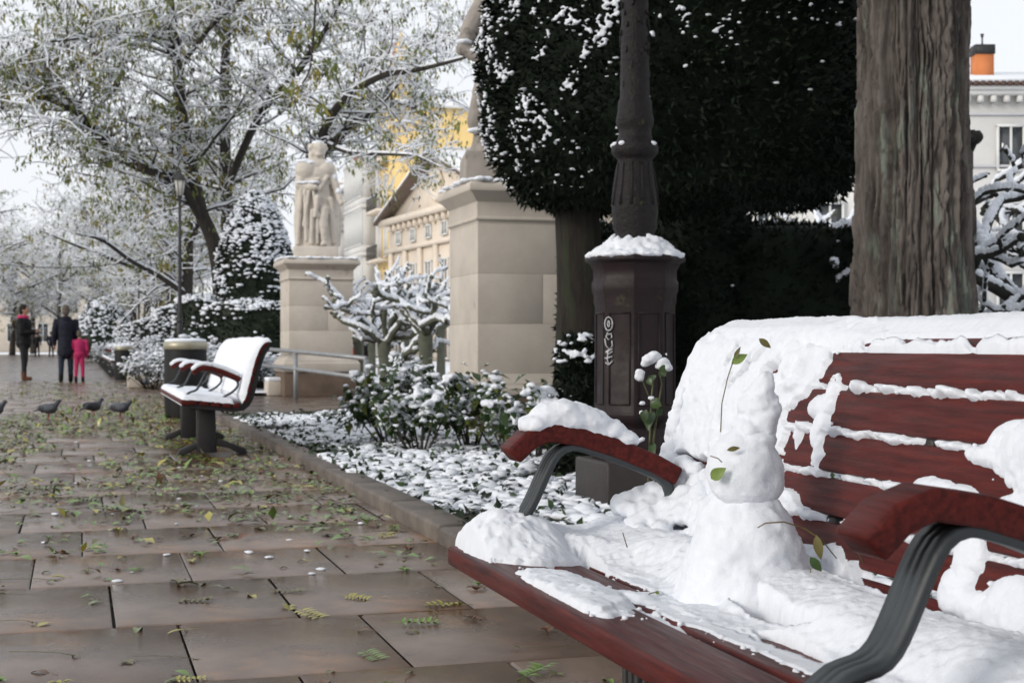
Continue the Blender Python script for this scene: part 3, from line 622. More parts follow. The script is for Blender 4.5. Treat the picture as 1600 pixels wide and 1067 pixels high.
# ------------------------------------------------------------------ pedestals and statues
def pedestal(label, a, b, ztop, wd, hm):
    t = thing('stone_pedestal', label, 'pedestal', Lp(a, b, 0), TH); w2 = wd
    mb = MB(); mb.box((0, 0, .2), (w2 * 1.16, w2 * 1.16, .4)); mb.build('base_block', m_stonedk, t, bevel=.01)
    mb = MB(); sq = lambda pr: [(r * w2 / 2 * sqrt(2), z) for r, z in pr]
    mb.lathe(sq([(1.20, .40), (1.20, hm - .10), (1.15, hm - .07), (1.15, hm - .05), (1.05, hm), (1.03, hm + .03)]), 4, phase=pi / 4); mb.build('base_moulding', m_stone, t, bevel=.008)
    zc = ztop - .36; hh = (zc - hm - .03) / 3
    for k in range(3):
        mb = MB(); e = .0 if k % 2 else .0; z0 = hm + .03 + k * hh
        if k == 1:
            mb.box((-w2 * .2, 0, z0 + hh / 2), (w2 * .6, w2, hh - .001)); mb.build('stone_block', m_stone, t, bevel=.0018)
            mb = MB(); mb.box((w2 * .302, 0, z0 + hh / 2), (w2 * .396, w2 - .002, hh - .001)); mb.build('stone_block', m_stone, t, bevel=.0018)
        else:
            mb.box((0, 0, z0 + hh / 2), (w2, w2, hh - .001)); mb.build('stone_block', m_stone, t, bevel=.0018)
    mb = MB(); mb.lathe(sq([(1.0, zc - .002), (1.0, zc + .02), (1.04, zc + .03), (1.04, zc + .05), (1.02, zc + .06), (1.02, zc + .19), (1.05, zc + .20), (1.12, zc + .25), (1.20, zc + .28), (1.20, zc + .33), (1.16, zc + .36), (.6, zc + .37)]), 4, phase=pi / 4); cor = mb.build('cornice', m_stone, t, bevel=.006)
    return t
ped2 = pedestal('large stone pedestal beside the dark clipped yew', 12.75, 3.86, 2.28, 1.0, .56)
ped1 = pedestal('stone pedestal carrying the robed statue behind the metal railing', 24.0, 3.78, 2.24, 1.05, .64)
def fold_robe(mb, z0, z1, rfun, folds, depth, c=(0, 0), n=72, m=26, seed=0, sy=.72):
    a = np.arange(n) * 2 * pi / n; z = np.linspace(z0, z1, m); A, Z = np.meshgrid(a, z); t = (Z - z0) / (z1 - z0)
    ph = .9 * np.sin(t * 2.2 + seed) ; R = rfun(t) * (1 + depth * (1 - .55 * t) * ((np.abs(np.sin(folds * .5 * A + ph * 2)) * 2 - 1.2) * .7 + np.sin((folds * 1.7 // 1) * A + 1.3 + ph) * .4))
    V = np.stack([R * np.cos(A) + c[0], R * np.sin(A) * sy + c[1], Z], -1).reshape(-1, 3)
    i, j = np.meshgrid(np.arange(m - 1), np.arange(n), indexing='ij'); j2 = (j + 1) % n
    mb.add(V, [np.stack([i * n + j, i * n + j2, (i + 1) * n + j2, (i + 1) * n + j], -1).reshape(-1, 4), np.arange(n)[::-1], np.arange(n) + (m - 1) * n])
# statue 1: front towards the camera; x right, y away, z up
def make_statue1():
    base = Lp(24.0, 3.78, 2.25); t = thing('stone_statue', 'pale robed king statue wearing a snow-covered cape on its pedestal', 'statue', base, 0.12)
    mb = MB(); mb.box((0, 0, .11), (.74, .60, .22)); mb.build('plinth', m_statue, t, bevel=.02)
    mb = MB(); z = .22
    fold_robe(mb, z, z + 1.12, lambda t: np.interp(t, [0, .12, .45, .75, 1.0], [.31, .29, .285, .275, .235]), 8, .15, (-.02, .05), seed=1)     # tunic and skirt
    fold_robe(mb, z + .02, z + 1.42, lambda t: np.interp(t, [0, .3, .6, .85, 1.0], [.36, .385, .37, .33, .24]), 9, .10, (.02, .15), seed=4, sy=.42)   # mantle hanging behind
    mb.blob((0, .05, z + 1.22), (.25, .17, .24), 3); mb.blob((0, .06, z + 1.38), (.28, .17, .13), 3)                                               # chest, shoulders
    mb.blob((-.17, .0, z + 1.28), (.18, .17, .17), 3); mb.blob((.16, .03, z + 1.30), (.17, .16, .15), 3)                                            # ermine cape
    mb.cap((0, .05, z + 1.42), (.02, .04, z + 1.54), .075, .07); mb.blob((.045, .01, z + 1.64), (.105, .125, .14), 3); mb.blob((.02, .07, z + 1.63), (.145, .13, .155), 3); mb.blob((-.07, .06, z + 1.54), (.06, .08, .1), 2)
    for k in range(14): mb.blob((.025 + .135 * cos(k * .449), .05 + .125 * sin(k * .449), z + 1.66 + .03 * (k % 2)), (.035, .035, .05), 2)
    for k in range(8): mb.cap((-.02 + .05 * cos(k), .10, z + 1.6), (-.09 + .045 * k * .6, .12, z + 1.44), .03, .022)
       # neck, face, hair
    mb.blob((.06, -.09, z + 1.60), (.022, .03, .03), 2); mb.blob((.05, -.07, z + 1.545), (.06, .05, .045), 2)                                        # nose, beard
    mb.cap((-.24, .02, z + 1.24), (-.27, -.06, z + 1.02), .095, .08); mb.cap((-.27, -.06, z + 1.02), (-.06, -.20, z + .98), .075, .055); mb.blob((-.02, -.21, z + .98), (.06, .05, .05), 2)
    mb.cap((.24, .03, z + 1.24), (.33, -.02, z + 1.00), .085, .07); mb.cap((.33, -.02, z + 1.0), (.40, -.10, z + .78), .065, .045); mb.blob((.42, -.12, z + .73), (.045, .05, .05), 2)
    mb.cap((.42, -.12, z + .72), (.50, -.16, z + .76), .018, .014)                                                                                   # short staff
    for p0, p1, q in [((-.24, -.10, z + .95), (-.30, -.12, z + .06), .045), ((-.18, -.16, z + .92), (-.16, -.22, z + .1), .03), ((-.11, -.18, z + .92), (-.20, -.20, z + .35), .026), ((-.04, -.19, z + .9), (.02, -.20, z + .5), .028), ((-.06, -.19, z + .6), (-.08, -.22, z + .06), .034), ((.03, -.18, z + .55), (.02, -.19, z + .06), .028), ((.24, -.08, z + .8), (.30, -.05, z + .1), .05), ((-.26, .0, z + 1.1), (.05, -.20, z + 1.12), .03), ((.20, -.06, z + 1.2), (.05, -.19, z + .95), .03)]: mb.cap(p0, p1, q, q * 1.1)
    mb.cap((.13, -.12, z + .62), (.12, -.17, z + .34), .085, .07); mb.cap((.12, -.17, z + .34), (.13, -.14, z + .06), .066, .05); mb.blob((.13, -.22, z + .04), (.06, .12, .045), 2)
    mb.cap((.03, -.20, z + .82), (-.01, -.22, z + .50), .045, .03)
    mb.build('figure', m_statue, t, remesh=.011, smooth_it=1, disp=[(.10, .014), (.03, .006)])
    mb = MB()
    for c, r_ in [((.03, .05, z + 1.74), (.11, .12, .05)), ((-.18, .0, z + 1.43), (.15, .13, .045)), ((-.10, -.05, z + 1.40), (.10, .09, .04)), ((.19, .03, z + 1.42), (.11, .11, .04)), ((-.17, -.14, z + 1.06), (.16, .07, .03)), ((-.03, -.17, z + 1.07), (.10, .06, .03)), ((.37, -.07, z + .93), (.05, .07, .06)), ((.30, .0, z + 1.16), (.06, .07, .07)), ((.2, .1, z + .03), (.14, .1, .03))]: mb.blob(c, r_, 3)
    mb.build('snow_cap', m_snow, t, remesh=.016, smooth_it=2, disp=[(.06, .03)])['kind'] = 'stuff'; return t
make_statue1()
m_statue2 = M('weathered_statue_stone', (.36, .325, .29), (.26, .235, .21), 5, .8, .3, 50, .25, dist=.006, c3=(.14, .12, .105), c3scale=3.0, c3th=.62)
def make_statue2():
    base = Lp(12.75, 3.86, 2.29); t = thing('stone_statue', 'weathered statue with bent arm half hidden by the clipped yew', 'statue', base, 0.1); X0 = -.12
    mb = MB(); mb.box((-.02, .0, .15), (.96, .80, .30), taper=.98); mb.build('plinth', m_statue2, t, bevel=.02)
    mb = MB(); z = .29
    fold_robe(mb, z, z + 1.2, lambda t: np.interp(t, [0, .15, .5, .8, 1], [.27, .22, .25, .27, .24]), 8, .07, (.06, .02), seed=2)
    fold_robe(mb, z - .02, z + .7, lambda t: np.interp(t, [0, .2, .6, 1], [.22, .19, .16, .12]), 6, .12, (-.05, .0), seed=5)
    mb.blob((.06, .02, z + 1.28), (.27, .18, .28), 3); mb.cap((.08, .02, z + 1.5), (.08, .02, z + 1.62), .075, .07); mb.blob((.09, .0, z + 1.73), (.10, .115, .13), 3)
    mb.cap((-.14, .0, z + 1.36), (-.27, -.05, z + 1.10), .095, .08); mb.cap((-.27, -.05, z + 1.10), (-.34, -.14, z + .90), .075, .06)
    mb.cap((-.34, -.14, z + .90), (-.20, -.18, z + .82), .055, .05); mb.cap((-.14, -.10, z + .86), (-.22, -.04, z + .3), .06, .085); mb.cap((.25, .0, z + 1.36), (.36, -.05, z + 1.0), .09, .07)
    mb.v = [v * np.array([1.12, 1.1, 1.06]) + np.array([X0, 0, -.02]) for v in mb.v]; mb.build('figure', m_statue2, t, remesh=.016, smooth_it=2, disp=[(.10, .02), (.03, .006)])
    mb = MB(); 
    for c, r_ in [((-.33, -.13, z + .965), (.07, .08, .03)), ((-.22, -.17, z + .885), (.09, .06, .025)), ((-.16, 0, z + 1.45), (.1, .1, .03)), ((-.2, -.05, z + .22), (.1, .1, .03))]: mb.blob(c, r_, 2)
    mb.v = [v * np.array([1.12, 1.1, 1.06]) + np.array([X0, 0, -.02]) for v in mb.v]; mb.build('snow_cap', m_snow, t, remesh=.014, smooth_it=1, disp=[(.05, .02)])['kind'] = 'stuff'; return t
make_statue2()
for (a, b, ztop, wd, lab) in [(12.75, 3.86, 2.29, 1.0, 'thin snow line along the cornice of the pedestal beside the yew'), (24.0, 3.78, 2.25, 1.05, 'thin snow line along the cornice of the pedestal behind the railing')]:
    t = thing('cornice_snow', lab, 'snow', Lp(a, b, ztop), TH); mb = MB(); r = np.random.default_rng(4); w2 = wd * .585
    for k in range(90):
        q = r.uniform(-1, 1) * w2; s_ = r.choice([-1, 1]) * (w2 - r.uniform(0, .10)); x, y = (q, s_) if r.random() < .5 else (s_, q)
        mb.blob((x, y, .012), (.06, .06, r.uniform(.015, .03)), 2)
    mb.build('snow_strip', m_snow, t, remesh=.014, smooth_it=2, disp=[(.05, .012)])
# ------------------------------------------------------------------ plants: shells of small leaves, snow clumps
def shell(prof, n, r, c, noise_amp=.06, nscale=2.2, seed=0, sx=1.0, sy=1.0):
    """random points and normals on a lumpy surface of revolution; prof = [(radius, z)]"""
    prof = np.asarray(prof, float); sl = np.linalg.norm(np.diff(prof, axis=0), axis=1) * (prof[1:, 0] + prof[:-1, 0]) / 2; cs = np.concatenate([[0], np.cumsum(sl)]); cs /= cs[-1]
    q = r.uniform(0, 1, n); k = np.interp(q, cs, np.arange(len(prof))); R = np.interp(k, np.arange(len(prof)), prof[:, 0]); Z = np.interp(k, np.arange(len(prof)), prof[:, 1])
    i = np.clip(k.astype(int), 0, len(prof) - 2); dr = prof[i + 1, 0] - prof[i, 0]; dz = prof[i + 1, 1] - prof[i, 1]; L = np.hypot(dr, dz) + 1e-9
    a = r.uniform(0, 2 * pi, n); N = np.stack([np.cos(a) * dz / L, np.sin(a) * dz / L, -dr / L], -1)
    Pt = np.stack([R * np.cos(a) * sx, R * np.sin(a) * sy, Z], -1)
    Pt = Pt + N * (noise_amp * fbm(Pt * nscale + seed, 3, seed))[:, None]
    return Pt + np.array(c), N
def core(prof, n, c, noise_amp, nscale, seed, inset, sx=1.0, sy=1.0):
    prof = np.asarray(prof, float); m = 34; k = np.linspace(0, len(prof) - 1, m); R = np.interp(k, np.arange(len(prof)), prof[:, 0]); Z = np.interp(k, np.arange(len(prof)), prof[:, 1])
    a = np.arange(n) * 2 * pi / n; V = np.stack([np.outer(np.clip(R - inset, .01, None), np.cos(a)) * sx, np.outer(np.clip(R - inset, .01, None), np.sin(a)) * sy, np.repeat(Z[:, None], n, 1)], -1).reshape(-1, 3)
    rad = V.copy(); rad[:, 2] = 0; rad /= np.linalg.norm(rad, axis=1)[:, None] + 1e-9; V = V + rad * (noise_amp * fbm(V * nscale + seed, 3, seed))[:, None]
    i, j = np.meshgrid(np.arange(m - 1), np.arange(n), indexing='ij'); j2 = (j + 1) % n
    return V + np.array(c), [np.stack([i * n + j, i * n + j2, (i + 1) * n + j2, (i + 1) * n + j], -1).reshape(-1, 4), np.arange(n)[None, ::-1], (np.arange(n) + (m - 1) * n)[None]]
def merge_snow(o, vox, it=2, amp=.010):
    m = o.modifiers.new('remesh', 'REMESH'); m.mode = 'VOXEL'; m.voxel_size = vox; m.use_smooth_shade = True
    m = o.modifiers.new('smooth', 'SMOOTH'); m.iterations = it; m.factor = .5
    tx = bpy.data.textures.new('snow_relief', 'CLOUDS'); tx.noise_scale = vox * 2.2; m = o.modifiers.new('relief', 'DISPLACE'); m.texture = tx; m.strength = amp; m.texture_coords = 'LOCAL'
def topiary(name, label, cat, base, prof, n, leaf, mat, snow_n, snow_fn, snow_sz, trunks=(), seed=0, amp=.06, nsc=2.2, group=None, sx=1.0, sy=1.0, inset=.05, ssub=1, sflat=.6, rem=0):
    r = np.random.default_rng(seed); t = thing(name, label, cat, base, 0, group)
    V, Fc = core(prof, 48, (0, 0, 0), amp, nsc, seed, inset, sx, sy); Pt, N = shell(prof, n, r, (0, 0, 0), amp, nsc, seed, sx, sy)
    Pt -= N * r.uniform(0, .09, n)[:, None] * (leaf / .05); D = N + .8 * rand_dirs(n, r); D[:, 2] += .1; ln = leaf * r.uniform(.6, 1.5, n)
    V2, F2 = many_leaves(Pt, D, rand_dirs(n, r) + N * .3, ln, ln * .16)
    mb = MB(); mb.add(V, Fc); mb.add(V2, F2); mb.build('crown', mat, t)
    for (x, y, r0, z1) in trunks:
        mb = MB(); zz = np.linspace(-.1, z1, 9); mb.tube([(x + .04 * sin(z * 2 + x), y + .03 * sin(z * 3), z) for z in zz], [r0 * (1.5 if z < 0.05 else 1.15 if z < .3 else 1) for z in zz], 14); mb.build('trunk', m_yewbark, t, smooth=True, disp=[(.05, .03)])
    if snow_n:
        Pt, N = shell(prof, snow_n, r, (0, 0, 0), amp, nsc, seed, sx, sy); keep = r.uniform(0, 1, snow_n) < snow_fn(Pt, N); Pt, N = Pt[keep] + N[keep] * .02, N[keep]; k = len(Pt); s = snow_sz * r.uniform(.35, 1.0, k) ** 1.3
        V, Fc = many_blobs(Pt, np.stack([s * r.uniform(.8, 1.7, k), s * r.uniform(.7, 1.2, k), s * sflat], -1), ssub, .25, seed)
        o = link('snow', mesh_np('snow', V, Fc, True), m_snow, t); o['kind'] = 'stuff'
        if rem: merge_snow(o, rem)
    return t
m_yewbark = M('yew_bark', (.034, .028, .022), (.016, .014, .011), 6, .85, .8, 22, .3, stretch=(6, 6, .8), dist=.02, c3=(.03, .036, .02), c3scale=2, c3th=.58)
# the big clipped yew
YC = np.array([1.20, 10.35, .08])
yprof = [(.02, 1.74), (.85, 1.76), (1.14, 1.84), (1.33, 2.06), (1.41, 2.3), (1.43, 2.8), (1.40, 3.3), (1.28, 3.8), (1.0, 4.2), (.5, 4.45), (.02, 4.5)]
def yew_snow(Pt, N):
    n = .55 * fbm(Pt * 2.6, 2, 3) + .9 * fbm(Pt * 8.5, 2, 4) - .12; left = -(Pt[:, 0] * .75 + Pt[:, 1] * .25) / 1.4
    w_ = np.clip((Pt[:, 2] - 2.2 + .85 * left) / 1.3, 0, 1) * np.clip(.45 + .7 * left + .45 * (Pt[:, 2] - 2.6), .06, 1); return np.clip((n * 1.5 + .1) * 2.2, 0, 1) * w_ * 1.1 + np.clip(N[:, 2], 0, 1) * .9
topiary('clipped_yew', 'huge dark clipped yew flecked with snow behind the lamp post', 'yew tree', YC, yprof, 60000, .055, m_yew, 70000, yew_snow, .0165, [(-.74, .25, .17, 2.3)], seed=2, amp=.07, ssub=2, inset=.09, rem=.007)
# lower dark hedge behind it
topiary('yew_hedge', 'low dark yew hedge under the big clipped yew', 'hedge', (*P(1215, 538, 13.2)[:2], .05), [(.4, .0), (.92, .08), (1.0, .5), (1.02, 1.2), (.96, 1.68), (.8, 1.84), (.02, 1.88)], 26000, .07, m_yew, 900, lambda p, n: .03 + .35 * np.clip(n[:, 2], 0, 1), .05, seed=5, sx=1.75, sy=.7)
topiary('yew_hedge', 'rounded dark shrub growing behind the left yew trunk', 'hedge', (*P(935, 538, 11.9)[:2], .05), [(.2, .0), (.30, .1), (.34, .9), (.30, 1.7), (.02, 1.8)], 9000, .06, m_yew, 300, lambda p, n: .03 + .3 * np.clip(n[:, 2], 0, 1), .04, seed=6)
topiary('clipped_shrub', 'small dark shrub with a feathery snow top left of the lamp post', 'shrub', (*P(906, 538, 8.6)[:2], .08), [(.10, .0), (.135, .1), (.14, .45), (.12, .74), (.02, .80)], 4500, .05, m_yew, 700, lambda p, n: np.where(p[:, 2] > .66, .9, np.where(p[:, 2] > .3, .05, .0)), .022, seed=7, ssub=2, inset=.03, amp=.05, rem=.009)
topiary('yew_hedge', 'dark leafy screen rising behind the lamp post under the clipped yew', 'hedge', (*P(1085, 538, 12.9)[:2], .05), [(.3, .0), (.5, .1), (.56, 1.0), (.5, 1.9), (.3, 2.25), (.02, 2.3)], 12000, .07, m_yew, 300, lambda p, n: .02 + 0 * p[:, 2], .03, seed=8)
r = np.random.default_rng(3)
# ------------------------------------------------------------------ the big trunk on the right
def add_crown(t, c, pr, n, seed):
    rr = np.random.default_rng(seed); Pt, N = shell(pr, n, rr, (c[0], c[1], 0), .9, .5, 9); Pt -= N * rr.uniform(0, .9, n)[:, None]
    Dd = rand_dirs(n, rr); Dd[:, 2] -= .5; ln = rr.uniform(.15, .42, n); V, Fc = many_leaves(Pt, Dd, rand_dirs(n, rr), ln, ln * .25); link('crown', mesh_np('crown', V, Fc), m_hedge, t)
def added_shade_tree():
    # added oak, out of view behind the camera; its crown shades the bench
    t = thing('added_shade_oak', 'added unseen evergreen oak whose crown shades the snowman bench', 'tree', (3.4, -1.2, .05))
    mb = MB(); mb.tube([(0, 0, -.05), (0, 0, .3), (-.05, .05, 2.2), (-.15, .3, 4.0)], [.42, .30, .25, .22], 14); mb.build('trunk', m_bigbark, t, smooth=True)
    for dx, dy in [(-3.5, 3.8), (-1.0, 4.6), (1.6, 3.4), (-3.6, .6), (1.2, -1.0)]:
        mb = MB(); mb.tube([(-.15 + dx * u, .3 + dy * u, 3.9 + 1.8 * u - .5 * u * u) for u in np.linspace(0, 1, 8)], np.linspace(.16, .04, 8), 8); mb.build('limb', m_bigbark, t, smooth=True)
    add_crown(t, (-1.3, 2.4), [(.4, 4.5), (3.0, 4.5), (4.6, 4.9), (5.0, 5.8), (4.2, 7.0), (2.4, 7.8), (.05, 8.0)], 8500, 78)
def big_trunk():
    D = 8.5; k = D / F; t = thing('cypress_tree', 'massive furrowed brown tree trunk rising behind the snowy bench', 'tree', (*P(1428, 538, D)[:2], .05))
    n, m = 340, 460; z = np.linspace(-.05, 6.5, m); a = np.arange(n) * 2 * pi / n; A, Z = np.meshgrid(a, z)
    R = np.interp(Z, [0, .35, .8, 1.3, 2.2, 3.2, 6.5], [.44, .36, .325, .305, .295, .29, .24])
    c2 = lambda f, g, sd, wv=0.0: fbm(np.stack([np.cos(A + wv) * f, np.sin(A + wv) * f, Z * g], -1).reshape(-1, 3), 3, sd).reshape(m, n)
    wv = .10 * c2(1.5, 1.6, 46) + .035 * c2(4, 5, 48); lob = c2(2.0, .45, 41)
    fur = c2(7.5, .55, 42, wv); fin = c2(19, 2.0, 43, wv * 1.3); pl = c2(11, 4.5, 44, wv); gr = c2(46, 7, 45, wv)
    R = R + .055 * lob + .052 * np.clip(np.abs(fur) * 4.5, 0, 1) - .03 + .020 * np.clip(np.abs(fin) * 4, 0, 1) - .014 * np.clip(1 - np.abs(pl) * 9, 0, 1) * np.clip(np.abs(fur) * 3, 0, 1) + .010 * (pl > .12) + .008 * gr
    cx = .02 * Z * -.3; V = np.stack([R * np.cos(A) + cx, R * np.sin(A), Z], -1).reshape(-1, 3)
    i, j = np.meshgrid(np.arange(m - 1), np.arange(n), indexing='ij'); j2 = (j + 1) % n
    me = mesh_np('trunk', V, np.stack([i * n + j, i * n + j2, (i + 1) * n + j2, (i + 1) * n + j], -1).reshape(-1, 4), True)
    link('trunk', me, m_bigbark, t)
    add_crown(t, (0, 0), [(.4, 4.6), (1.6, 4.8), (2.1, 5.6), (1.9, 7.0), (1.2, 9.5), (.05, 12.0)], 9000, 77)
    for az, z0, L in [(.6, 4.6, 2.2), (2.6, 5.0, 2.0), (4.2, 5.4, 1.6), (5.3, 4.3, 1.8)]:
        mb = MB(); mb.tube([(cos(az) * q * L, sin(az) * q * L, z0 + q * .9 * L * .6 + .2 * q * q) for q in np.linspace(0, 1, 8)], np.linspace(.11, .03, 8), 10); mb.build('limb', m_bigbark, t, smooth=True)
m_bigbark = M('furrowed_bark', (.225, .195, .172), (.072, .060, .054), 3.0, .85, .9, 60, .25, stretch=(3.4, 3.4, .85), dist=.012, detail=8, c3=(.22, .24, .20), c3scale=2.2, c3th=.575)
big_trunk()
added_shade_tree()
# ------------------------------------------------------------------ leafy shrubs loaded with snow
def shrub(label, base, rx, h, nleaf, leaf, nsnow, seed, mat=None, snow_sz=.03, stems=9, group=None, name='snowy_shrub', droop=.5, rem=0):
    r = np.random.default_rng(seed); t = thing(name, label, 'shrub', base, 0, group); mat = mat or m_leafg
    tips = []; mb = MB()
    for k in range(stems):
        a = r.uniform(0, 2 * pi); q = rx * sqrt(r.uniform(.05, 1)) ; top = np.array([cos(a) * q, sin(a) * q, h * r.uniform(.5, 1.0) * (1 - .35 * (q / rx) ** 2)])
        pts = [np.array([cos(a) * q * .25, sin(a) * q * .25, -.05]), top * np.array([.7, .7, .5]) + r.normal(0, .02, 3), top]; mb.tube(pts, [.009, .006, .003], 5)
        for u in np.linspace(.35, 1, 7): tips.append(pts[1] * (1 - u) + pts[2] * u)
    mb.build('stems', m_twig, t)['kind'] = 'stuff'
    tips = np.array(tips); k = r.integers(0, len(tips), nleaf); C = tips[k] + r.normal(0, .05 * (h / .6), (nleaf, 3)); C[:, 2] = np.clip(C[:, 2], .02, None)
    D = rand_dirs(nleaf, r); D[:, 2] = D[:, 2] * .5 - droop * .6; ln = leaf * r.uniform(.6, 1.3, nleaf)
    V, Fc = many_leaves(C, D, np.tile([0, 0, 1.], (nleaf, 1)) + .35 * rand_dirs(nleaf, r), ln, ln * .24, .2, .25)
    me = mesh_np('foliage', V, Fc, True, np.repeat(r.integers(0, 7, nleaf) == 0, 4).astype(int)); me.materials.append(mat); me.materials.append(m_leafy); o = link('foliage', me, None, t)
    idx = r.choice(nleaf, min(nsnow, nleaf), replace=False); C2 = C[idx] + D[idx] * (ln[idx] * .4)[:, None] + np.array([0, 0, .008]); s = snow_sz * .85 * r.uniform(.3, 1.2, len(idx)); up = np.clip(C2[:, 2] / h, .25, 1)
    V, Fc = many_blobs(C2, np.stack([s * r.uniform(.9, 1.6, len(s)), s, s * r.uniform(.45, .8, len(s))], -1) * up[:, None] ** .5, 2, .26, seed); o = link('snow', mesh_np('snow', V, Fc, True), m_snow, t); o['kind'] = 'stuff'
    if rem: merge_snow(o, rem, 2, .012)
    return t
def gpt(px, D, z=.08): return (*P(px, 538, D)[:2], z)
shrub('tall snow-laden laurel bush in front of the bare pollard trees', gpt(612, 11.6), .34, .80, 700, .115, 520, 1, snow_sz=.045, stems=14, rem=.011)
shrub('broad low laurel bush spreading snow at the foot of the tall laurel', gpt(655, 10.6), .34, .50, 560, .10, 420, 2, snow_sz=.04, stems=12, rem=.011)
shrub('snowy laurel bush standing before the large stone pedestal', gpt(735, 11.0), .30, .62, 520, .11, 380, 3, snow_sz=.042, stems=11, rem=.011)
shrub('low snowy bush with arching tips beside the small dark clipped shrub', gpt(838, 9.6), .26, .55, 380, .11, 260, 4, snow_sz=.045, stems=9, rem=.011)
shrub('sprawling yellow-green low bush between pedestal and lamp post', gpt(795, 10.4), .36, .32, 650, .06, 240, 12, mat=m_leafy, snow_sz=.03, stems=12, rem=.011)
# the stalky plant by the end of the bench
def stalky():
    D = 4.0; b0 = P(1012, 760, D); b0[2] = .08; t = thing('stalky_plant', 'leafy stalk capped with snow lumps beside the bench end', 'plant', b0)
    def q(px, py, dd=0): return P(px, py, D + dd) - b0
    mb = MB(); mb.tube([q(1010, 860), q(1014, 720), q(1018, 620), q(1022, 585)], [.004, .0035, .003, .002], 6); mb.tube([q(1012, 760), q(1026, 650), q(1034, 600), q(1030, 580)], [.0035, .003, .0025, .002], 6); mb.tube([q(1018, 630), q(1006, 600), q(1000, 585)], .002, 5); mb.build('stem', M('green_stem', (.10, .12, .04), (.07, .06, .03), 20, .6), t, smooth=True)
    for k, (a_, b_, wd) in enumerate([((1018, 640), (1012, 672), .018), ((1016, 628), (1034, 634), .016), ((1010, 640), (1005, 660), .014), ((1022, 584), (1015, 600), .012), ((1032, 578), (1040, 588), .013), ((1030, 575), (1045, 580), .012), ((1018, 690), (1022, 712), .012), ((1012, 590), (1018, 602), .010), ((1026, 640), (1035, 648), .012)]):
        mb = MB(); leafshape(mb, q(*a_, -.02 * (k % 3)), q(*b_, -.03), wd, (-.4, -.8, .35)); mb.build('leaf', m_leaf2 if k % 2 else m_leafg, t, smooth=True)
    for k, bl in enumerate([[(1014, 562, 20), (1024, 556, 17), (1008, 568, 12)], [(1036, 566, 17), (1042, 574, 15), (1032, 572, 14)], [(1000, 582, 13), (999, 590, 14)], [(1041, 553, 5)], [(1004, 630, 9), (1002, 645, 9)], [(1018, 622, 10)], [(990, 685, 10), (996, 690, 9), (1003, 686, 8)]]):
        mb = MB()
        for x, y, rr in bl: mb.blob(q(x, y, -.02), np.array([rr, rr, rr * .75]) * D / F * .62, 2)
        mb.build('snow_clump', m_snow, t, remesh=.005, smooth_it=2, disp=[(.02, .010)])
stalky()
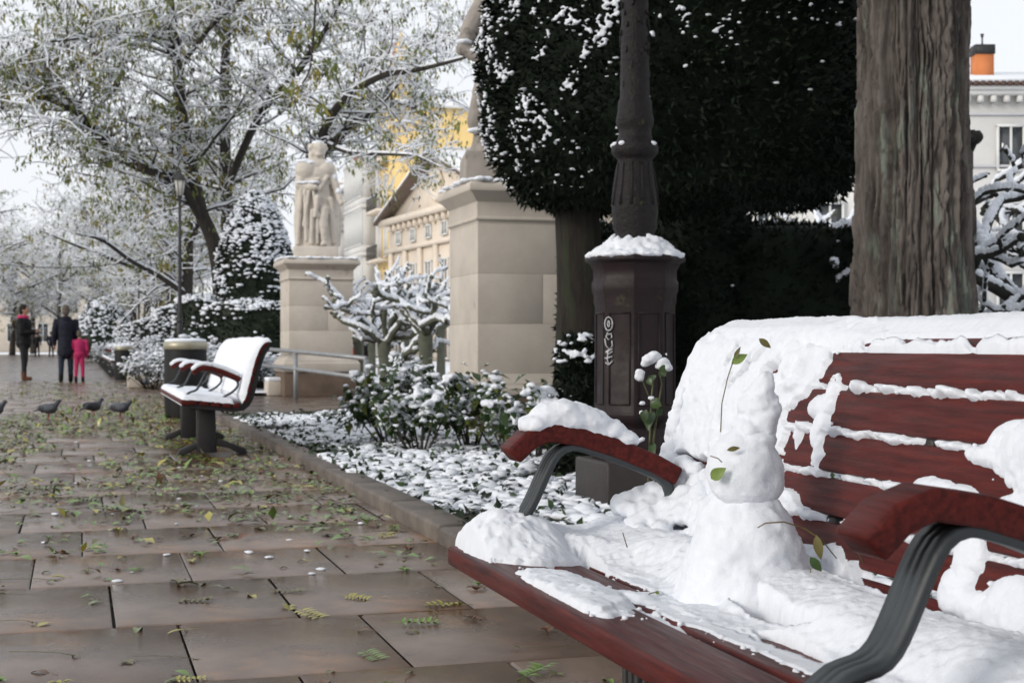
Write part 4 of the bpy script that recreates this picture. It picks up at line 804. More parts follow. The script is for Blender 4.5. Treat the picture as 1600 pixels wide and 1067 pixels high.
# ------------------------------------------------------------------ snow-laden trees
class Tree:
    def __init__(s, seed): s.r = random.Random(seed); s.seg = []; s.tips = []
    def branch(s, p, d, L, r, lev, maxlev, droop=0.0, step=None, wander=.35, kids=None):
        """one wandering branch and its offspring"""
        R = s.r; n = max(2, int(L / (step or max(.16, L / 7)))); st = L / n; p = np.array(p, float); d = np.array(d, float); d /= np.linalg.norm(d); pts = [p.copy()]
        for k in range(n):
            d = d + np.array([R.gauss(0, wander), R.gauss(0, wander), R.gauss(0, wander * .8) - droop * (k / n)]) * .45; d /= np.linalg.norm(d)
            q = p + d * st; r0 = r * (1 - .75 * k / n); r1 = r * (1 - .75 * (k + 1) / n); s.seg.append((p, q, r0, r1)); p = q; pts.append(p.copy())
            if lev < maxlev:
                m = kids[lev] if kids else 1.6
                m = int(m) + (R.random() < m - int(m))
                for _ in range(m):
                    v = np.array([R.gauss(0, 1), R.gauss(0, 1), R.gauss(.1, .7)]); v = v - d * np.dot(v, d) * .6; v /= np.linalg.norm(v) + 1e-9
                    s.branch(p - d * st * R.random(), d * .55 + v, L * R.uniform(.35, .62), max(r1 * .55, .004), lev + 1, maxlev, droop + .08, None, wander, kids)
        if lev >= maxlev - 1: s.tips.append(p)
        return pts
    def limb(s, pts, rad, spawn, L, maxlev, droop=.1, lev0=1, kids=None, t0=.25):
        pts = np.asarray(pts, float); m = len(pts); tt = np.linspace(0, 1, m); q = np.linspace(0, 1, m * 5); sm = np.stack([np.interp(q, tt, pts[:, k]) for k in range(3)], -1)
        for _ in range(4): sm[1:-1] = (sm[:-2] + 2 * sm[1:-1] + sm[2:]) / 4
        rr = np.interp(q, np.linspace(0, 1, len(rad)), rad)
        for k in range(spawn):
            i = int((t0 + (1 - t0) * s.r.random()) * (len(sm) - 2)); d = sm[i + 1] - sm[i]; d /= np.linalg.norm(d); v = np.array([s.r.gauss(0, 1), s.r.gauss(0, 1), s.r.gauss(.25, .7)]); v -= d * np.dot(v, d) * .7; v /= np.linalg.norm(v)
            s.branch(sm[i], v + d * .5, L * s.r.uniform(.5, 1.15), max(.010, rr[i] * .35), lev0, maxlev, droop, None, .35, kids)
        return sm, rr
    def build(s, t, base, limbs, bark, snow_t, leaf_n=0, leaf=.13, leafmat=None, min_r=.008, sides=3, seed=0, far=False):
        base = np.array(base); r = np.random.default_rng(seed)
        for k, (sm, rr) in enumerate(limbs):
            mb = MB(); mb.tube(sm - base, rr, 10); mb.build('trunk' if k == 0 else 'limb', bark, t, smooth=True, disp=None)
        p0 = np.array([q[0] for q in s.seg]) - base; p1 = np.array([q[1] for q in s.seg]) - base; r0 = np.clip([q[2] for q in s.seg], min_r, None); r1 = np.clip([q[3] for q in s.seg], min_r, None)
        V, Fc = many_segs(p0, p1, r0, r1, sides); o = link('crown', mesh_np('crown', V, Fc), bark, t)
        for sm, rr in limbs:
            p0 = np.vstack([p0, sm[:-1] - base]); p1 = np.vstack([p1, sm[1:] - base]); r0 = np.concatenate([r0, rr[:-1]]); r1 = np.concatenate([r1, rr[1:]])
        d = p1 - p0; hz = np.hypot(d[:, 0], d[:, 1]) / (np.linalg.norm(d, axis=1) + 1e-9); k = (hz > .35) & (r.uniform(0, 1, len(hz)) < .94)
        th = (snow_t * r.uniform(.6, 1.35, len(hz)) + r0 * .35) * hz; off = np.zeros_like(p0); off[:, 2] = r0 * .75 + th * .45
        V, Fc = many_segs(p0[k] + off[k], p1[k] + off[k], th[k] * .9 + r0[k] * .35, th[k] * .85 + r1[k] * .35, 4); o = link('snow', mesh_np('snow', V, Fc, True), m_snowfar, t); o['kind'] = 'stuff'
        if leaf_n:
            tips = np.array(s.tips) - base; c = tips[r.integers(0, len(tips), leaf_n // 7)]; C = np.repeat(c, 7, 0) + r.normal(0, leaf * .6, (len(c) * 7, 3)); n = len(C)
            D = rand_dirs(n, r) * .5 + np.array([0, 0, -1.0]); ln = leaf * r.uniform(.6, 1.3, n); V, Fc = many_leaves(C, D, rand_dirs(n, r), ln, ln * .17)
            me = mesh_np('leaves', V, Fc, False, np.repeat(r.choice([0, 0, 0, 1, 2], n // 7 + 1).repeat(7)[:n], 4)); [me.materials.append(m) for m in (leafmat or m_tleaf)]; o = link('leaves', me, None, t); o['kind'] = 'stuff'
m_tleaf = [M('olive_tree_leaf', (.19, .22, .05), (.11, .14, .04), 1.5, .6, trans=.45), M('yellow_tree_leaf', (.32, .26, .05), (.22, .19, .04), 1.5, .6, trans=.4), M('dry_tree_leaf', (.075, .055, .045), (.045, .035, .03), 1.5, .7)]
KD = [0, .85, .75, .65]
def pl(pts): return np.array([P(*q) for q in pts])
# hero tree
T = Tree(11); D0 = 36; base = P(350, 591, D0); base[2] = 0
trA = T.limb(np.vstack([[base], pl([(347, 500, 36), (344, 430, 36), (334, 375, 35.8), (312, 330, 35.5), (300, 270, 35), (286, 205, 35), (280, 130, 34.6), (273, 60, 34), (262, -30, 33.5), (258, -110, 33)])]), [.30, .21, .19, .17, .16, .15, .12, .09, .05], 30, 2.8, 3, .10, kids=KD, t0=.4)
trB = T.limb(np.vstack([[base + [.1, .4, 0]], pl([(354, 470, 37), (356, 380, 37), (352, 250, 37.5), (350, 130, 38), (356, 20, 38), (352, -90, 38)])]), [.24, .18, .16, .14, .11, .05], 24, 2.8, 3, .1, kids=KD, t0=.4)
lbC = T.limb(pl([(313, 338, 35.5), (292, 298, 35), (262, 273, 34.5), (215, 262, 33.5), (175, 236, 32.5), (146, 206, 32), (124, 176, 31.5), (94, 164, 31), (55, 146, 30.5), (5, 112, 30), (-50, 90, 29.5)]), [.12, .125, .12, .11, .10, .085, .075, .06, .045, .02], 38, 2.2, 3, .14, kids=KD, t0=.15)
lbD = T.limb(pl([(352, 300, 37), (392, 205, 36), (420, 157, 35), (446, 138, 35), (480, 92, 34.5), (503, 56, 34), (545, -20, 33)]), [.10, .10, .10, .09, .06, .03], 24, 2.3, 3, .14, kids=KD, t0=.2)
lbG = T.limb(pl([(274, 70, 34), (235, 56, 33), (190, 52, 32), (130, 60, 31), (80, 66, 30)]), [.06, .05, .035, .015], 18, 1.9, 3, .15, kids=KD, t0=.1)
lbH = T.limb(pl([(278, 110, 34.5), (330, 40, 34), (375, 0, 33), (420, -40, 32.5)]), [.06, .05, .03], 16, 2.0, 3, .15, kids=KD, t0=.1)
lbF = T.limb(pl([(545, -20, 33), (522, -120, 28), (500, -90, 25), (492, 20, 24.6), (487, 108, 24.5), (470, 134, 24.5), (457, 150, 24.4), (472, 192, 24.4)]), [.035, .028, .022, .018, .014, .007], 9, .5, 3, .1, kids=[0, 1.2, 1, .8], t0=.35)
lbI = T.limb(pl([(124, 176, 31.5), (95, 140, 31), (70, 118, 30.8), (45, 98, 30.5)]), [.045, .035, .02], 14, 1.7, 3, .12, kids=KD, t0=.1)
t = thing('bare_tree', 'wide old tree with forked dark trunk and long snow-laden boughs', 'tree', base)
T.build(t, base, [trA, trB, lbC, lbD, lbG, lbH, lbF, lbI], m_bark, .0115, 19000, .13, seed=1, min_r=.0045)
# second tree, its trunk behind the statue
T = Tree(12); base = P(500, 590, 33); base[2] = 0
trA = T.limb(np.vstack([[base], pl([(500, 480, 33), (498, 380, 33), (496, 300, 33), (500, 250, 33), (508, 222, 33)])]), [.24, .17, .15, .14, .12], 8, 1.6, 3, .1, kids=KD, t0=.7)
lbE = T.limb(pl([(500, 250, 33), (504, 202, 33), (530, 163, 32.5), (558, 138, 32), (603, 115, 31.5), (648, 111, 31), (712, 95, 30.5), (760, 80, 30)]), [.11, .10, .09, .075, .06, .04, .015], 24, 2.2, 3, .14, kids=KD, t0=.15)
lbK = T.limb(pl([(508, 230, 33), (521, 222, 33), (548, 192, 33.5), (575, 183, 34), (603, 149, 34.5), (620, 130, 35), (660, 90, 35.5), (690, 30, 36)]), [.13, .13, .12, .10, .08, .05, .02], 20, 2.2, 3, .14, kids=KD, t0=.2)
lbM = T.limb(pl([(603, 160, 34.5), (635, 164, 34), (655, 172, 33.5), (672, 205, 33), (688, 245, 32.5)]), [.035, .03, .02, .008], 14, 1.1, 3, .16, kids=[0, 1.2, 1, .8], t0=.2)
lbN = T.limb(pl([(510, 225, 33), (545, 240, 32), (600, 241, 31), (650, 243, 30), (690, 262, 29.5)]), [.05, .04, .03, .008], 12, 1.0, 3, .15, kids=[0, 1.2, 1, .8], t0=.3)
t = thing('bare_tree', 'snow-laden tree spreading its boughs behind the robed statue', 'tree', base); T.build(t, base, [trA, lbE, lbK, lbM, lbN], m_bark, .011, 4500, .12, seed=2, min_r=.0045)
# background trees
def auto_tree(seed, h, R, name, label, loc, leaf_n=2500, group=None, kids=(1.6, 1.5, 1.3, 1.0)):
    T = Tree(seed); rr = random.Random(seed); limbs = []; sm, rad = T.limb([(0, 0, 0), (.05, .05, h * .2), (.1, -.1, h * .4), (0, 0, h * .62), (.1, 0, h * .9)], [.26, .2, .17, .12, .04], 14, R * .55, 3, .08, kids=KD, t0=.35); limbs.append((sm, rad))
    for k in range(8):
        a = k * 2.4 + rr.uniform(-.4, .4); z0 = h * rr.uniform(.24, .6); L = R * rr.uniform(.7, 1.05); pts = [(0, 0, z0)] + [(cos(a + .15 * u) * L * u, sin(a + .15 * u) * L * u, z0 + h * .30 * u - h * .10 * u * u + rr.uniform(-.15, .15)) for u in (.25, .5, .75, 1)]
        limbs.append(T.limb(pts, [.10, .08, .06, .02], 11, R * .38, 3, .14, kids=KD, t0=.15))
    t = thing(name, label, 'tree', loc, rr.uniform(0, 6), group); T.build(t, (0, 0, 0), limbs, m_bark, .014, leaf_n, .16, seed=seed, min_r=.006); return t
bt = [auto_tree(21, 9.5, 4.8, 'avenue_tree', 'snowy avenue tree', Lp(48, 3.4), 4200), auto_tree(22, 10.5, 5.2, 'avenue_tree', 'snowy avenue tree', Lp(60, 3.6), 3200)]
AV = 'snow-covered avenue trees along the promenade'
spots = [(76, 3.8, 1.05, 0), (92, 4.0, 1.1, 1), (110, 3.9, 1.1, 0), (66, -8.2, 1.0, 0), (82, -8.0, 1.0, 1), (98, -7.8, 1.05, 0), (116, -7.5, 1.1, 1), (132, 1.0, 1.15, 0), (136, -4.0, 1.15, 1), (127, -1.6, 1.0, 1), (122, -5.2, 1.0, 0)]
allt = list(bt)
for k, (a, b, s, w_) in enumerate(spots):
    c = copy_tree(bt[w_]); c.location = Lp(a, b); c.scale = (s, s, s); c.rotation_euler = (0, 0, k * 1.9); allt.append(c)
for c in allt: c['label'] = 'snow-covered avenue tree with fine white twigs behind the old forked tree'; c['group'] = AV
# ------------------------------------------------------------------ pollarded plane trees
def pollard(label, base, fork, reach, arms, seed, r0=.12, hmax=1.2, snow=.035, nsub=3, side=None, ang=None, group=None, bark=None, thick=.46, lift=.0):
    bark = bark or m_barkgreen; R = random.Random(seed); t = thing('pollard_plane', label, 'tree', base, 0, group)
    mb = MB(); mb.tube([(0, 0, -.05), (.01, 0, .12), (.02, .01, fork * .5), (0, 0, fork), (0, 0, fork + .08)], [r0 * 1.2, r0 * .9, r0 * .78, r0 * .95, r0 * .6], 12); mb.build('trunk', bark, t, smooth=True, disp=[(.08, .03)])
    P0, P1, Q0, Q1 = [], [], [], []; kb = MB(); lm = MB()
    def arm(p, d, L, r, lev):
        p = np.array(p, float); d = np.array(d, float); n = 6; pts = [p.copy()]; rad = [r]
        for k in range(n):
            d = d + np.array([R.gauss(0, .45), R.gauss(0, .45), R.gauss(.10, .42)]); d[2] = np.clip(d[2], -.5, .75); d /= np.linalg.norm(d); q = p + d * L / n
            rr = r * (1 - .35 * (k + 1) / n) * R.uniform(.9, 1.15); P0.append(p); P1.append(q); Q0.append(rad[-1]); Q1.append(rr); p = q; pts.append(p.copy()); rad.append(rr)
            if lev < 2 and k in (1, 3, 4) and R.random() < .8: 
                v = np.array([R.gauss(0, 1), R.gauss(0, 1), R.gauss(.3, .6)]); arm(p, d * .4 + v / np.linalg.norm(v), L * .62, rr * .8, lev + 1)
        lm.tube(pts, rad, 8); kb.blob(p, rad[-1] * R.uniform(1.3, 1.7), 2, jit=.3, seed=lev)
        for _ in range(2): kb.blob(p + np.array([R.gauss(0, 1), R.gauss(0, 1), R.gauss(0.3, 1)]) * rad[-1], rad[-1] * R.uniform(.6, 1), 2, jit=.3)
    for k in range(arms):
        a = (ang[k] if ang else k * 2 * pi / arms + R.uniform(-.3, .3)); arm((0, 0, fork), (cos(a), sin(a), R.uniform(.35, .9) + lift), reach * R.uniform(.8, 1.15), r0 * thick, 0)
    lm.build('arms', bark, t, smooth=True); kb.build('knuckles', bark, t, smooth=True)['kind'] = 'stuff'
    P0, P1, Q0, Q1 = map(np.array, (P0, P1, Q0, Q1)); d = P1 - P0; hz = np.hypot(d[:, 0], d[:, 1]) / np.linalg.norm(d, axis=1)
    r = np.random.default_rng(seed); C = []; S = []
    for u in np.linspace(0, .95, 8):
        c = P0 + d * u; rad = Q0 + (Q1 - Q0) * u; s = (rad * .85 + snow * .25) * r.uniform(.75, 1.15, len(rad)); ok = (hz > .3) & (r.uniform(0, 1, len(rad)) < .95); c = c + np.array([0, 0, 1]) * (rad * .62 + snow * .25)[:, None]; C.append(c[ok]); S.append(np.stack([s, s, rad * .4 + snow * r.uniform(.5, 1.1, len(rad))], -1)[ok])
    V, Fc = many_blobs(np.vstack(C), np.vstack(S), 2, .12, seed); o = link('snow', mesh_np('snow', V, Fc, True), m_snow, t); o['kind'] = 'stuff'; return t
pollard('knobbly pollard plane with a straight trunk nearest the large stone pedestal', (*P(664, 538, 19)[:2], 0), .95, .95, 7, 3, .105, snow=.03)
pollard('forked pollard plane with thick snow-topped arms between the two pedestals', (*P(600, 538, 21)[:2], 0), .85, 1.05, 7, 8, .11, snow=.03)
pollard('smaller pollard plane close behind the metal railing', (*P(560, 538, 25)[:2], 0), .9, 1.0, 6, 5, .10, snow=.03)
pollard('distant pollard plane seen between trunks of the nearer pollards', (*P(632, 538, 29)[:2], 0), 1.15, 1.3, 7, 9, .11, snow=.035)
pollard('distant pollard plane near the stone portico building', (*P(688, 538, 33)[:2], 0), 1.2, 1.4, 7, 10, .12, snow=.035)
pollard('farthest pollard plane before the glazed gallery buildings', (*P(580, 538, 36)[:2], 0), 1.2, 1.4, 7, 19, .12, snow=.035)
m_polldark = M('dark_pollard_bark', (.035, .036, .028), (.018, .018, .015), 7, .85, .5, 30, .3, dist=.012)
pollard('close gnarled pollard plane right of the massive trunk', (*P(1596, 538, 12.5)[:2], .05), 1.15, 1.7, 6, 23, .13, snow=.03, ang=[2.7, 3.3, 3.9, 2.2, .3, 5.2], bark=m_polldark, thick=.45, lift=.5)
pollard('second gnarled pollard plane behind the massive trunk', (*P(1650, 538, 15.5)[:2], .05), 1.5, 1.7, 6, 16, .13, snow=.03, bark=m_polldark, lift=.3)
pollard('pollard plane glimpsed through the gap under the clipped yew', (*P(1270, 538, 24)[:2], .05), 1.9, 1.7, 6, 17, .12, snow=.045)
# ------------------------------------------------------------------ hedges and shrubs along the promenade
top = lambda p, n: np.clip(n[:, 2] * 2.2 + .05 + .35 * fbm(p * 4, 2, 3), 0, 1)
topiary('topiary_dome', 'tall clipped dome thick with snow behind the robed statue pedestal', 'topiary', (*P(398, 538, 30)[:2], .05), [(.3, 1.55), (.72, 1.65), (.80, 2.1), (.74, 2.7), (.52, 3.4), (.25, 3.85), (.02, 4.0)], 14000, .09, m_hedge, 5200, lambda p, n: np.clip(.15 + .75 * (p[:, 2] - 2.0) / 1.6 + .6 * fbm(p * 5, 2, 4), 0, 1), .055, [(0, 0, .1, 1.8)], seed=21)
topiary('clipped_hedge', 'broad clipped hedge with flat snowy top below the topiary dome', 'hedge', (*P(392, 538, 27)[:2], .05), [(.6, 0), (.72, .1), (.76, .8), (.74, 1.42), (.55, 1.56), (.02, 1.60)], 14000, .08, m_hedge, 2600, top, .06, seed=22, sx=1.15, sy=.9)
topiary('clipped_hedge', 'clipped hedge tier with snowy rim left of the topiary dome', 'hedge', (*P(318, 538, 33)[:2], .05), [(.5, 0), (.6, .1), (.64, .9), (.6, 1.75), (.4, 1.88), (.02, 1.92)], 9000, .09, m_hedge, 3000, top, .065, seed=23)
topiary('clipped_hedge', 'small round-topped clipped shrub near the slim lamp post', 'hedge', (*P(268, 538, 40)[:2], .05), [(.4, 0), (.5, .1), (.5, 1.3), (.4, 1.75), (.02, 1.9)], 6000, .09, m_hedge, 2000, top, .07, seed=24)
topiary('clipped_hedge', 'boxy clipped shrub under snow beyond the slim lamp post', 'hedge', (*P(235, 538, 48)[:2], .05), [(.4, 0), (.6, .1), (.62, 1.0), (.55, 1.5), (.02, 1.7)], 5000, .1, m_hedge, 1800, top, .08, seed=25)
topiary('dark_conifer', 'dark spreading conifer dusted with snow at the far end of the hedges', 'conifer', (*P(163, 538, 74)[:2], .05), [(.8, .1), (1.5, .4), (1.6, 1.2), (1.2, 2.2), (.5, 3.0), (.02, 3.3)], 8000, .16, m_hedge, 2200, top, .11, seed=26, amp=.3, nsc=1.1)
topiary('clipped_hedge', 'far clipped shrub behind the second litter bin', 'hedge', (*P(205, 538, 62)[:2], .05), [(.4, 0), (.7, .1), (.72, 1.0), (.6, 1.5), (.02, 1.7)], 5000, .12, m_hedge, 1500, top, .09, seed=27)
for k, (px, D, rx, h, lab) in enumerate([(238, 27.5, .7, .75, 'fine-twigged snowy shrub behind the stone slab seat'), (300, 25.5, .7, .95, 'fine-twigged snowy shrub behind the tall black bin'), (350, 25, .8, .9, 'snowy shrub between the bin and the clipped hedge'), (415, 26, .6, .8, 'snowy shrub between clipped hedge and pedestal'), (252, 33, .9, 1.2, 'tall snowy shrub at the foot of the slim lamp post'), (225, 38, .9, 1.0, 'snowy shrub bordering the row of benches'), (185, 52, 1.1, 1.2, 'snowy shrub behind the far benches')]):
    shrub(lab, (*P(px, 538, D)[:2], .03), rx, h, 1100, .09, 900, 40 + k, mat=m_hedge, snow_sz=.05, stems=26)
for k, (px, D, rx, h, lab) in enumerate([(1560, 11.0, .55, 1.05, 'snow-smothered shrub below the gnarled pollard plane'), (1500, 12.5, .5, .9, 'snow-smothered shrub behind the massive trunk'), (1345, 12.6, .35, .95, 'small snowy bush left of the massive trunk')]):
    shrub(lab, (*P(px, 538, D)[:2], .05), rx, h, 800, .08, 700, 60 + k, mat=m_hedge, snow_sz=.045, stems=20)
# ------------------------------------------------------------------ bins, far benches, railing, slabs, fence
m_bin = M('black_bin', (.009, .009, .010), (.014, .014, .014), 6, .6, .1, 30, .25)
m_gold = M('bin_rim', (.42, .40, .33), (.30, .27, .18), 9, .4, metal=.4)
def make_bin(label, loc, r, h):
    t = thing('litter_bin', label, 'litter bin', loc, TH)
    mb = MB(); mb.lathe([(r * .93, 0), (r * .95, .03), (r, .2), (r, h - .10), (r * .99, h - .09)], 32); mb.build('body', m_bin, t, smooth=False, bevel=.004)
    mb = MB(); mb.lathe([(r * 1.0, h - .09), (r * 1.03, h - .085), (r * 1.03, h - .01), (r * .97, h), (r * .80, h + .01)], 32); mb.build('rim', m_gold, t)
    mb = MB(); mb.lathe([(r * .96, h - .005), (r * 1.0, h + .006), (r * .95, h + .028), (r * .8, h + .036), (r * .4, h + .04), (.01, h + .04)], 28); mb.build('snow_lid', m_snow, t, smooth=True, disp=[(.1, .012)]); return t
make_bin('tall black litter bin with pale rim behind the snowy red bench', Lp(17.2, 1.18), .245, .88)
make_bin('black litter bin in front of the row of far benches', Lp(36, 1.02), .225, .80)
m_far2 = snow_layer(b2_snow, .0, BL, .05, 6)
GR = 'row of far benches'
for k, a in enumerate([38.5, 42.5, 46.5, 50.5, 54.5, 58.5, 63, 68, 73, 78]):
    c = copy_tree(b2); c.location = Lp(a, 1.0 - .73 + BX - .25); c['label'] = 'small snowy bench in the row beyond the second black bin'; c['group'] = GR
    s = thing('bench_snow', 'snow sheet on a bench in the far row', 'snow', Lp(a, 1.0 - .73 + BX - .25), TH, 'snow on the row of far benches'); link('snow_layer', m_far2, m_snow, s)
rl = thing('railing', 'galvanised two-bar railing in front of the statue pedestal', 'railing', Lp(22, 3.0, 0))
o0 = np.array(Lp(22, 3.0, 0)); A0 = P(338, 540, 27.5); A1 = P(462, 549, 22.3); A2 = P(572, 560, 19.5)
for dz in (0, -.27):
    mb = MB(); mb.tube([A0 + [0, 0, dz] - o0, A1 + [0, 0, dz] - o0, A2 + [0, 0, dz] - o0], .032, 12); mb.build('rail', m_metal, rl, smooth=True)
for q in (A0, A1, A2):
    mb = MB(); mb.tube([[q[0] - o0[0], q[1] - o0[1], -.03], [q[0] - o0[0], q[1] - o0[1], q[2] - .01]], .035, 12); mb.build('post', m_metal, rl, smooth=True)
for px, py, D, L, lab in [(240, 600, 28.5, 1.0, 'low flat stone slab under snow beside the tall black bin'), (432, 600, 24.0, .35, 'small stone block with a snow cap at the foot of the railing')]:
    t = thing('stone_slab', lab, 'stone seat', (*P(px, 538, D)[:2], 0), TH); mb = MB(); mb.box((0, 0, .12), (L, .5, .24)); mb.build('block', m_stone, t, bevel=.02)
    mb = MB(); mb.box((0, 0, .27), (L * 1.0, .5, .07)); mb.build('snow_top', m_snow, t, bevel=.03, seg=4)
fe = thing('garden_fence', 'dark slatted terrace fence topped with snow at the far side of the path', 'fence', Lp(96, -5.6, 0), TH)
for k in range(44):
    mb = MB(); mb.box((0, k * .35 - 6, .85), (.05, .26, 1.7)); mb.build('slat', m_black, fe)
mb = MB(); mb.tube([(0, y, 1.80 + .05 * sin(y * 2.1)) for y in np.linspace(-6.2, 9.3, 30)], [.25 + .05 * sin(k * 1.7) for k in range(30)], 8); mb.build('snow_cap', m_snow, fe, smooth=True, disp=[(.4, .2)])
# ------------------------------------------------------------------ pigeons
m_pig = M('pigeon_grey', (.06, .065, .08), (.035, .037, .045), 20, .6); m_pigl = M('pigeon_wing', (.13, .14, .16), (.09, .10, .115), 20, .6); m_pink = M('pigeon_leg', (.25, .07, .06)); m_blk = M('soot_black', (.012, .012, .014), rough=.6); m_pigw = M('pale_pigeon', (.35, .37, .40), (.22, .24, .27), 10, .6)
def pigeon(label, loc, rz, body=None, wing=None, bow=0.0, s=1.0):
    body = body or m_pig; wing = wing or m_pigl; t = thing('pigeon', label, 'pigeon', loc, rz); t.scale = (s, s, s)
    mb = MB(); mb.cap((-.055, 0, .125), (.05, 0, .135), .045, .055, 12); mb.blob((.02, 0, .125), (.085, .058, .058), 3); mb.cap((.07, 0, .15), (.108, 0, .195 - bow), .038, .024); mb.blob((.118, 0, .212 - bow), (.027, .022, .023), 3); mb.cap((-.07, 0, .122), (-.16, 0, .098), .028, .016, 10, .45)
    mb.build('body', body, t, remesh=.006, smooth_it=3)
    for sg in (-1, 1):
        mb = MB(); mb.blob((-.02, sg * .047, .14), (.095, .016, .042), 3); w_ = mb.build('wing', wing, t, smooth=True)
        for x in (-.045, -.075): mb = MB(); mb.blob((x, sg * .056, .136), (.009, .010, .030), 2); mb.build('wing_bar', m_blk, w_, smooth=True)
        mb = MB(); mb.cap((.01, sg * .022, .085), (.0, sg * .024, .01), .007, .004, 6); mb.cap((.0, sg * .024, .006), (.035, sg * .03, .004), .004, .003, 6); mb.cap((.0, sg * .024, .006), (.028, sg * .008, .004), .004, .003, 6); mb.build('leg', m_pink, t, smooth=True)
    mb = MB(); mb.tube([(.135, 0, .21 - bow), (.16, 0, .202 - bow)], [.006, .001], 6); mb.build('beak', m_blk, t)
def gp0(px, py): return G(px, py, .002)
pigeon('grey pigeon with barred wings pacing right on the wet paving', gp0(75, 656), 0.1)
pigeon('hunched dark pigeon with its head turned between two others', gp0(145, 651), .75, wing=m_pig, s=.95)
pigeon('pigeon with a pale patched wing leaning forward near the dark one', gp0(187, 654), .05, bow=.02)
pigeon('pale grey pigeon standing alone near the tall black bin', gp0(228, 607), 1.2, m_pigw, m_pigw)
pigeon('dark pigeon at the left of the three others on the paving', gp0(-10, 658), .2, wing=m_pig)
# ------------------------------------------------------------------ people
def fab(n, c, c2=None, rough=.8): return M(n, c, c2 or tuple(x * .7 for x in c), 12, rough, .3, 40, .3)
m_skin = M('skin', (.45, .27, .19), (.38, .22, .15), 10, .6)
def person(label, loc, rz, hgt, coat, coatlen, legs, shoes, hair, scarf=None, pose='stand', hood=False, coatw=1.0, extra=None):
    s = hgt / 1.75; t = thing('person', label, 'person', loc, rz); t.scale = (s, s, s)     # faces +x
    A = lambda *q: np.array(q)
    hipz, kneez = .93, .50; L = {}
    if pose == 'sit':
        feet = [A(.42, -.11, .05), A(.40, .11, .05)]; knees = [A(.42, -.12, .48), A(.40, .12, .48)]; hip = A(0, 0, .50); drop = -.42
    else:
        feet = [A(.05, -.11, .05), A(-.04, .11, .05)]; knees = [A(.04, -.10, .50), A(.0, .10, .50)]; hip = A(0, 0, .93); drop = 0
    up = A(0, 0, drop); sh = A(.0, 0, 1.42) + up
    arms = {'stand': [(A(0, -.21, 1.40), A(-.03, -.26, 1.12), A(.08, -.24, .88)), (A(0, .21, 1.40), A(-.03, .26, 1.12), A(.06, .25, .88))],
            'hold': [(A(0, -.21, 1.40), A(.04, -.25, 1.12), A(.28, -.12, 1.14)), (A(0, .21, 1.40), A(.03, .25, 1.12), A(.28, .10, 1.16))],
            'sit': [(A(0, -.21, 1.40), A(.06, -.25, 1.12), A(.28, -.15, 1.0)), (A(0, .21, 1.40), A(.06, .25, 1.12), A(.28, .13, 1.0))]}[pose]
    arms = [tuple(q + up for q in a_) for a_ in arms]
    # body (skin) : one continuous figure
    mb = MB(); mb.cap(hip + A(0, 0, .05), sh - A(0, 0, .12), .125, .135, 12); mb.cap(sh - A(0, .12, .03), sh + A(0, .12, -.03), .075); mb.cap(sh, sh + A(.01, 0, .14), .055, .052); mb.blob(sh + A(.025, 0, .235), (.098, .076, .118), 3); mb.blob(sh + A(.115, 0, .215), (.022, .014, .022), 2)
    for sg in (-1, 1): mb.blob(sh + A(.01, sg * .078, .225), (.02, .012, .03), 2)
    mb.blob(sh + A(.075, 0, .165), (.035, .04, .03), 2)
    for f, k, sg in zip(feet, knees, (-1, 1)): mb.cap(hip + A(0, sg * .085, 0), k, .085, .055); mb.cap(k, f, .055, .038); mb.cap(f, f + A(.14, 0, -.02), .035, .03)
    for a_, b_, c_ in arms:
        mb.cap(a_, b_, .05, .04); mb.cap(b_, c_, .04, .028); d = (c_ - b_) / np.linalg.norm(c_ - b_); mb.blob(c_ + d * .05, (.04, .03, .035), 2)
        for q in range(4): mb.cap(c_ + d * .07 + A(0, (q - 1.5) * .014, 0), c_ + d * (.12 + .01 * (q in (1, 2))) + A(0, (q - 1.5) * .015, -.015), .008, .007, 6)
        mb.cap(c_ + d * .03 + A(0, .02, .01), c_ + d * .07 + A(0, .04, .02), .009, .008, 6)
    mb.build('body', m_skin, t, remesh=.012, smooth_it=2)
    for sg in (-1, 1): mb = MB(); mb.blob(sh + A(.112, sg * .032, .245), .010, 1); mb.build('eye', m_blk, t, smooth=True)
    mb = MB(); mb.cap(hip + A(0, 0, coatlen), hip + A(0, 0, .10), .165 * coatw, .155 * coatw, 14); mb.cap(hip + A(0, 0, .1), sh - A(0, 0, .10), .155 * coatw, .17 * coatw, 14); mb.cap(sh - A(0, .15, .05), sh + A(0, .15, -.05), .095, .095)
    for a_, b_, c_ in arms: mb.cap(a_, b_, .078, .066); mb.cap(b_, c_, .066, .05)
    if hood: mb.blob(sh + A(-.07, 0, .05), (.10, .13, .07), 3)
    mb.build('coat', coat, t, remesh=.014, smooth_it=2, disp=[(.09, .03)])
    mb = MB()
    for f, k, sg in zip(feet, knees, (-1, 1)): mb.cap(hip + A(0, sg * .085, -.02), k, .098, .07); mb.cap(k, f + A(0, 0, .10), .07, .055)
    mb.build('trousers', legs, t, remesh=.013, smooth_it=2, disp=[(.06, .015)])
    for f, sg in zip(feet, (-1, 1)): mb = MB(); mb.cap(f + A(0, 0, .13), f + A(0, 0, .0), .058, .055); mb.cap(f + A(0, 0, -.005), f + A(.15, 0, -.01), .052, .042); mb.build('boot', shoes, t, remesh=.012, smooth_it=1)
    mb = MB(); mb.blob(sh + A(-.005, 0, .27), (.105, .092, .105), 3); mb.blob(sh + A(-.04, 0, .21), (.07, .088, .09), 3); mb.build('hair', hair, t, remesh=.012, smooth_it=1, disp=[(.03, .015)])
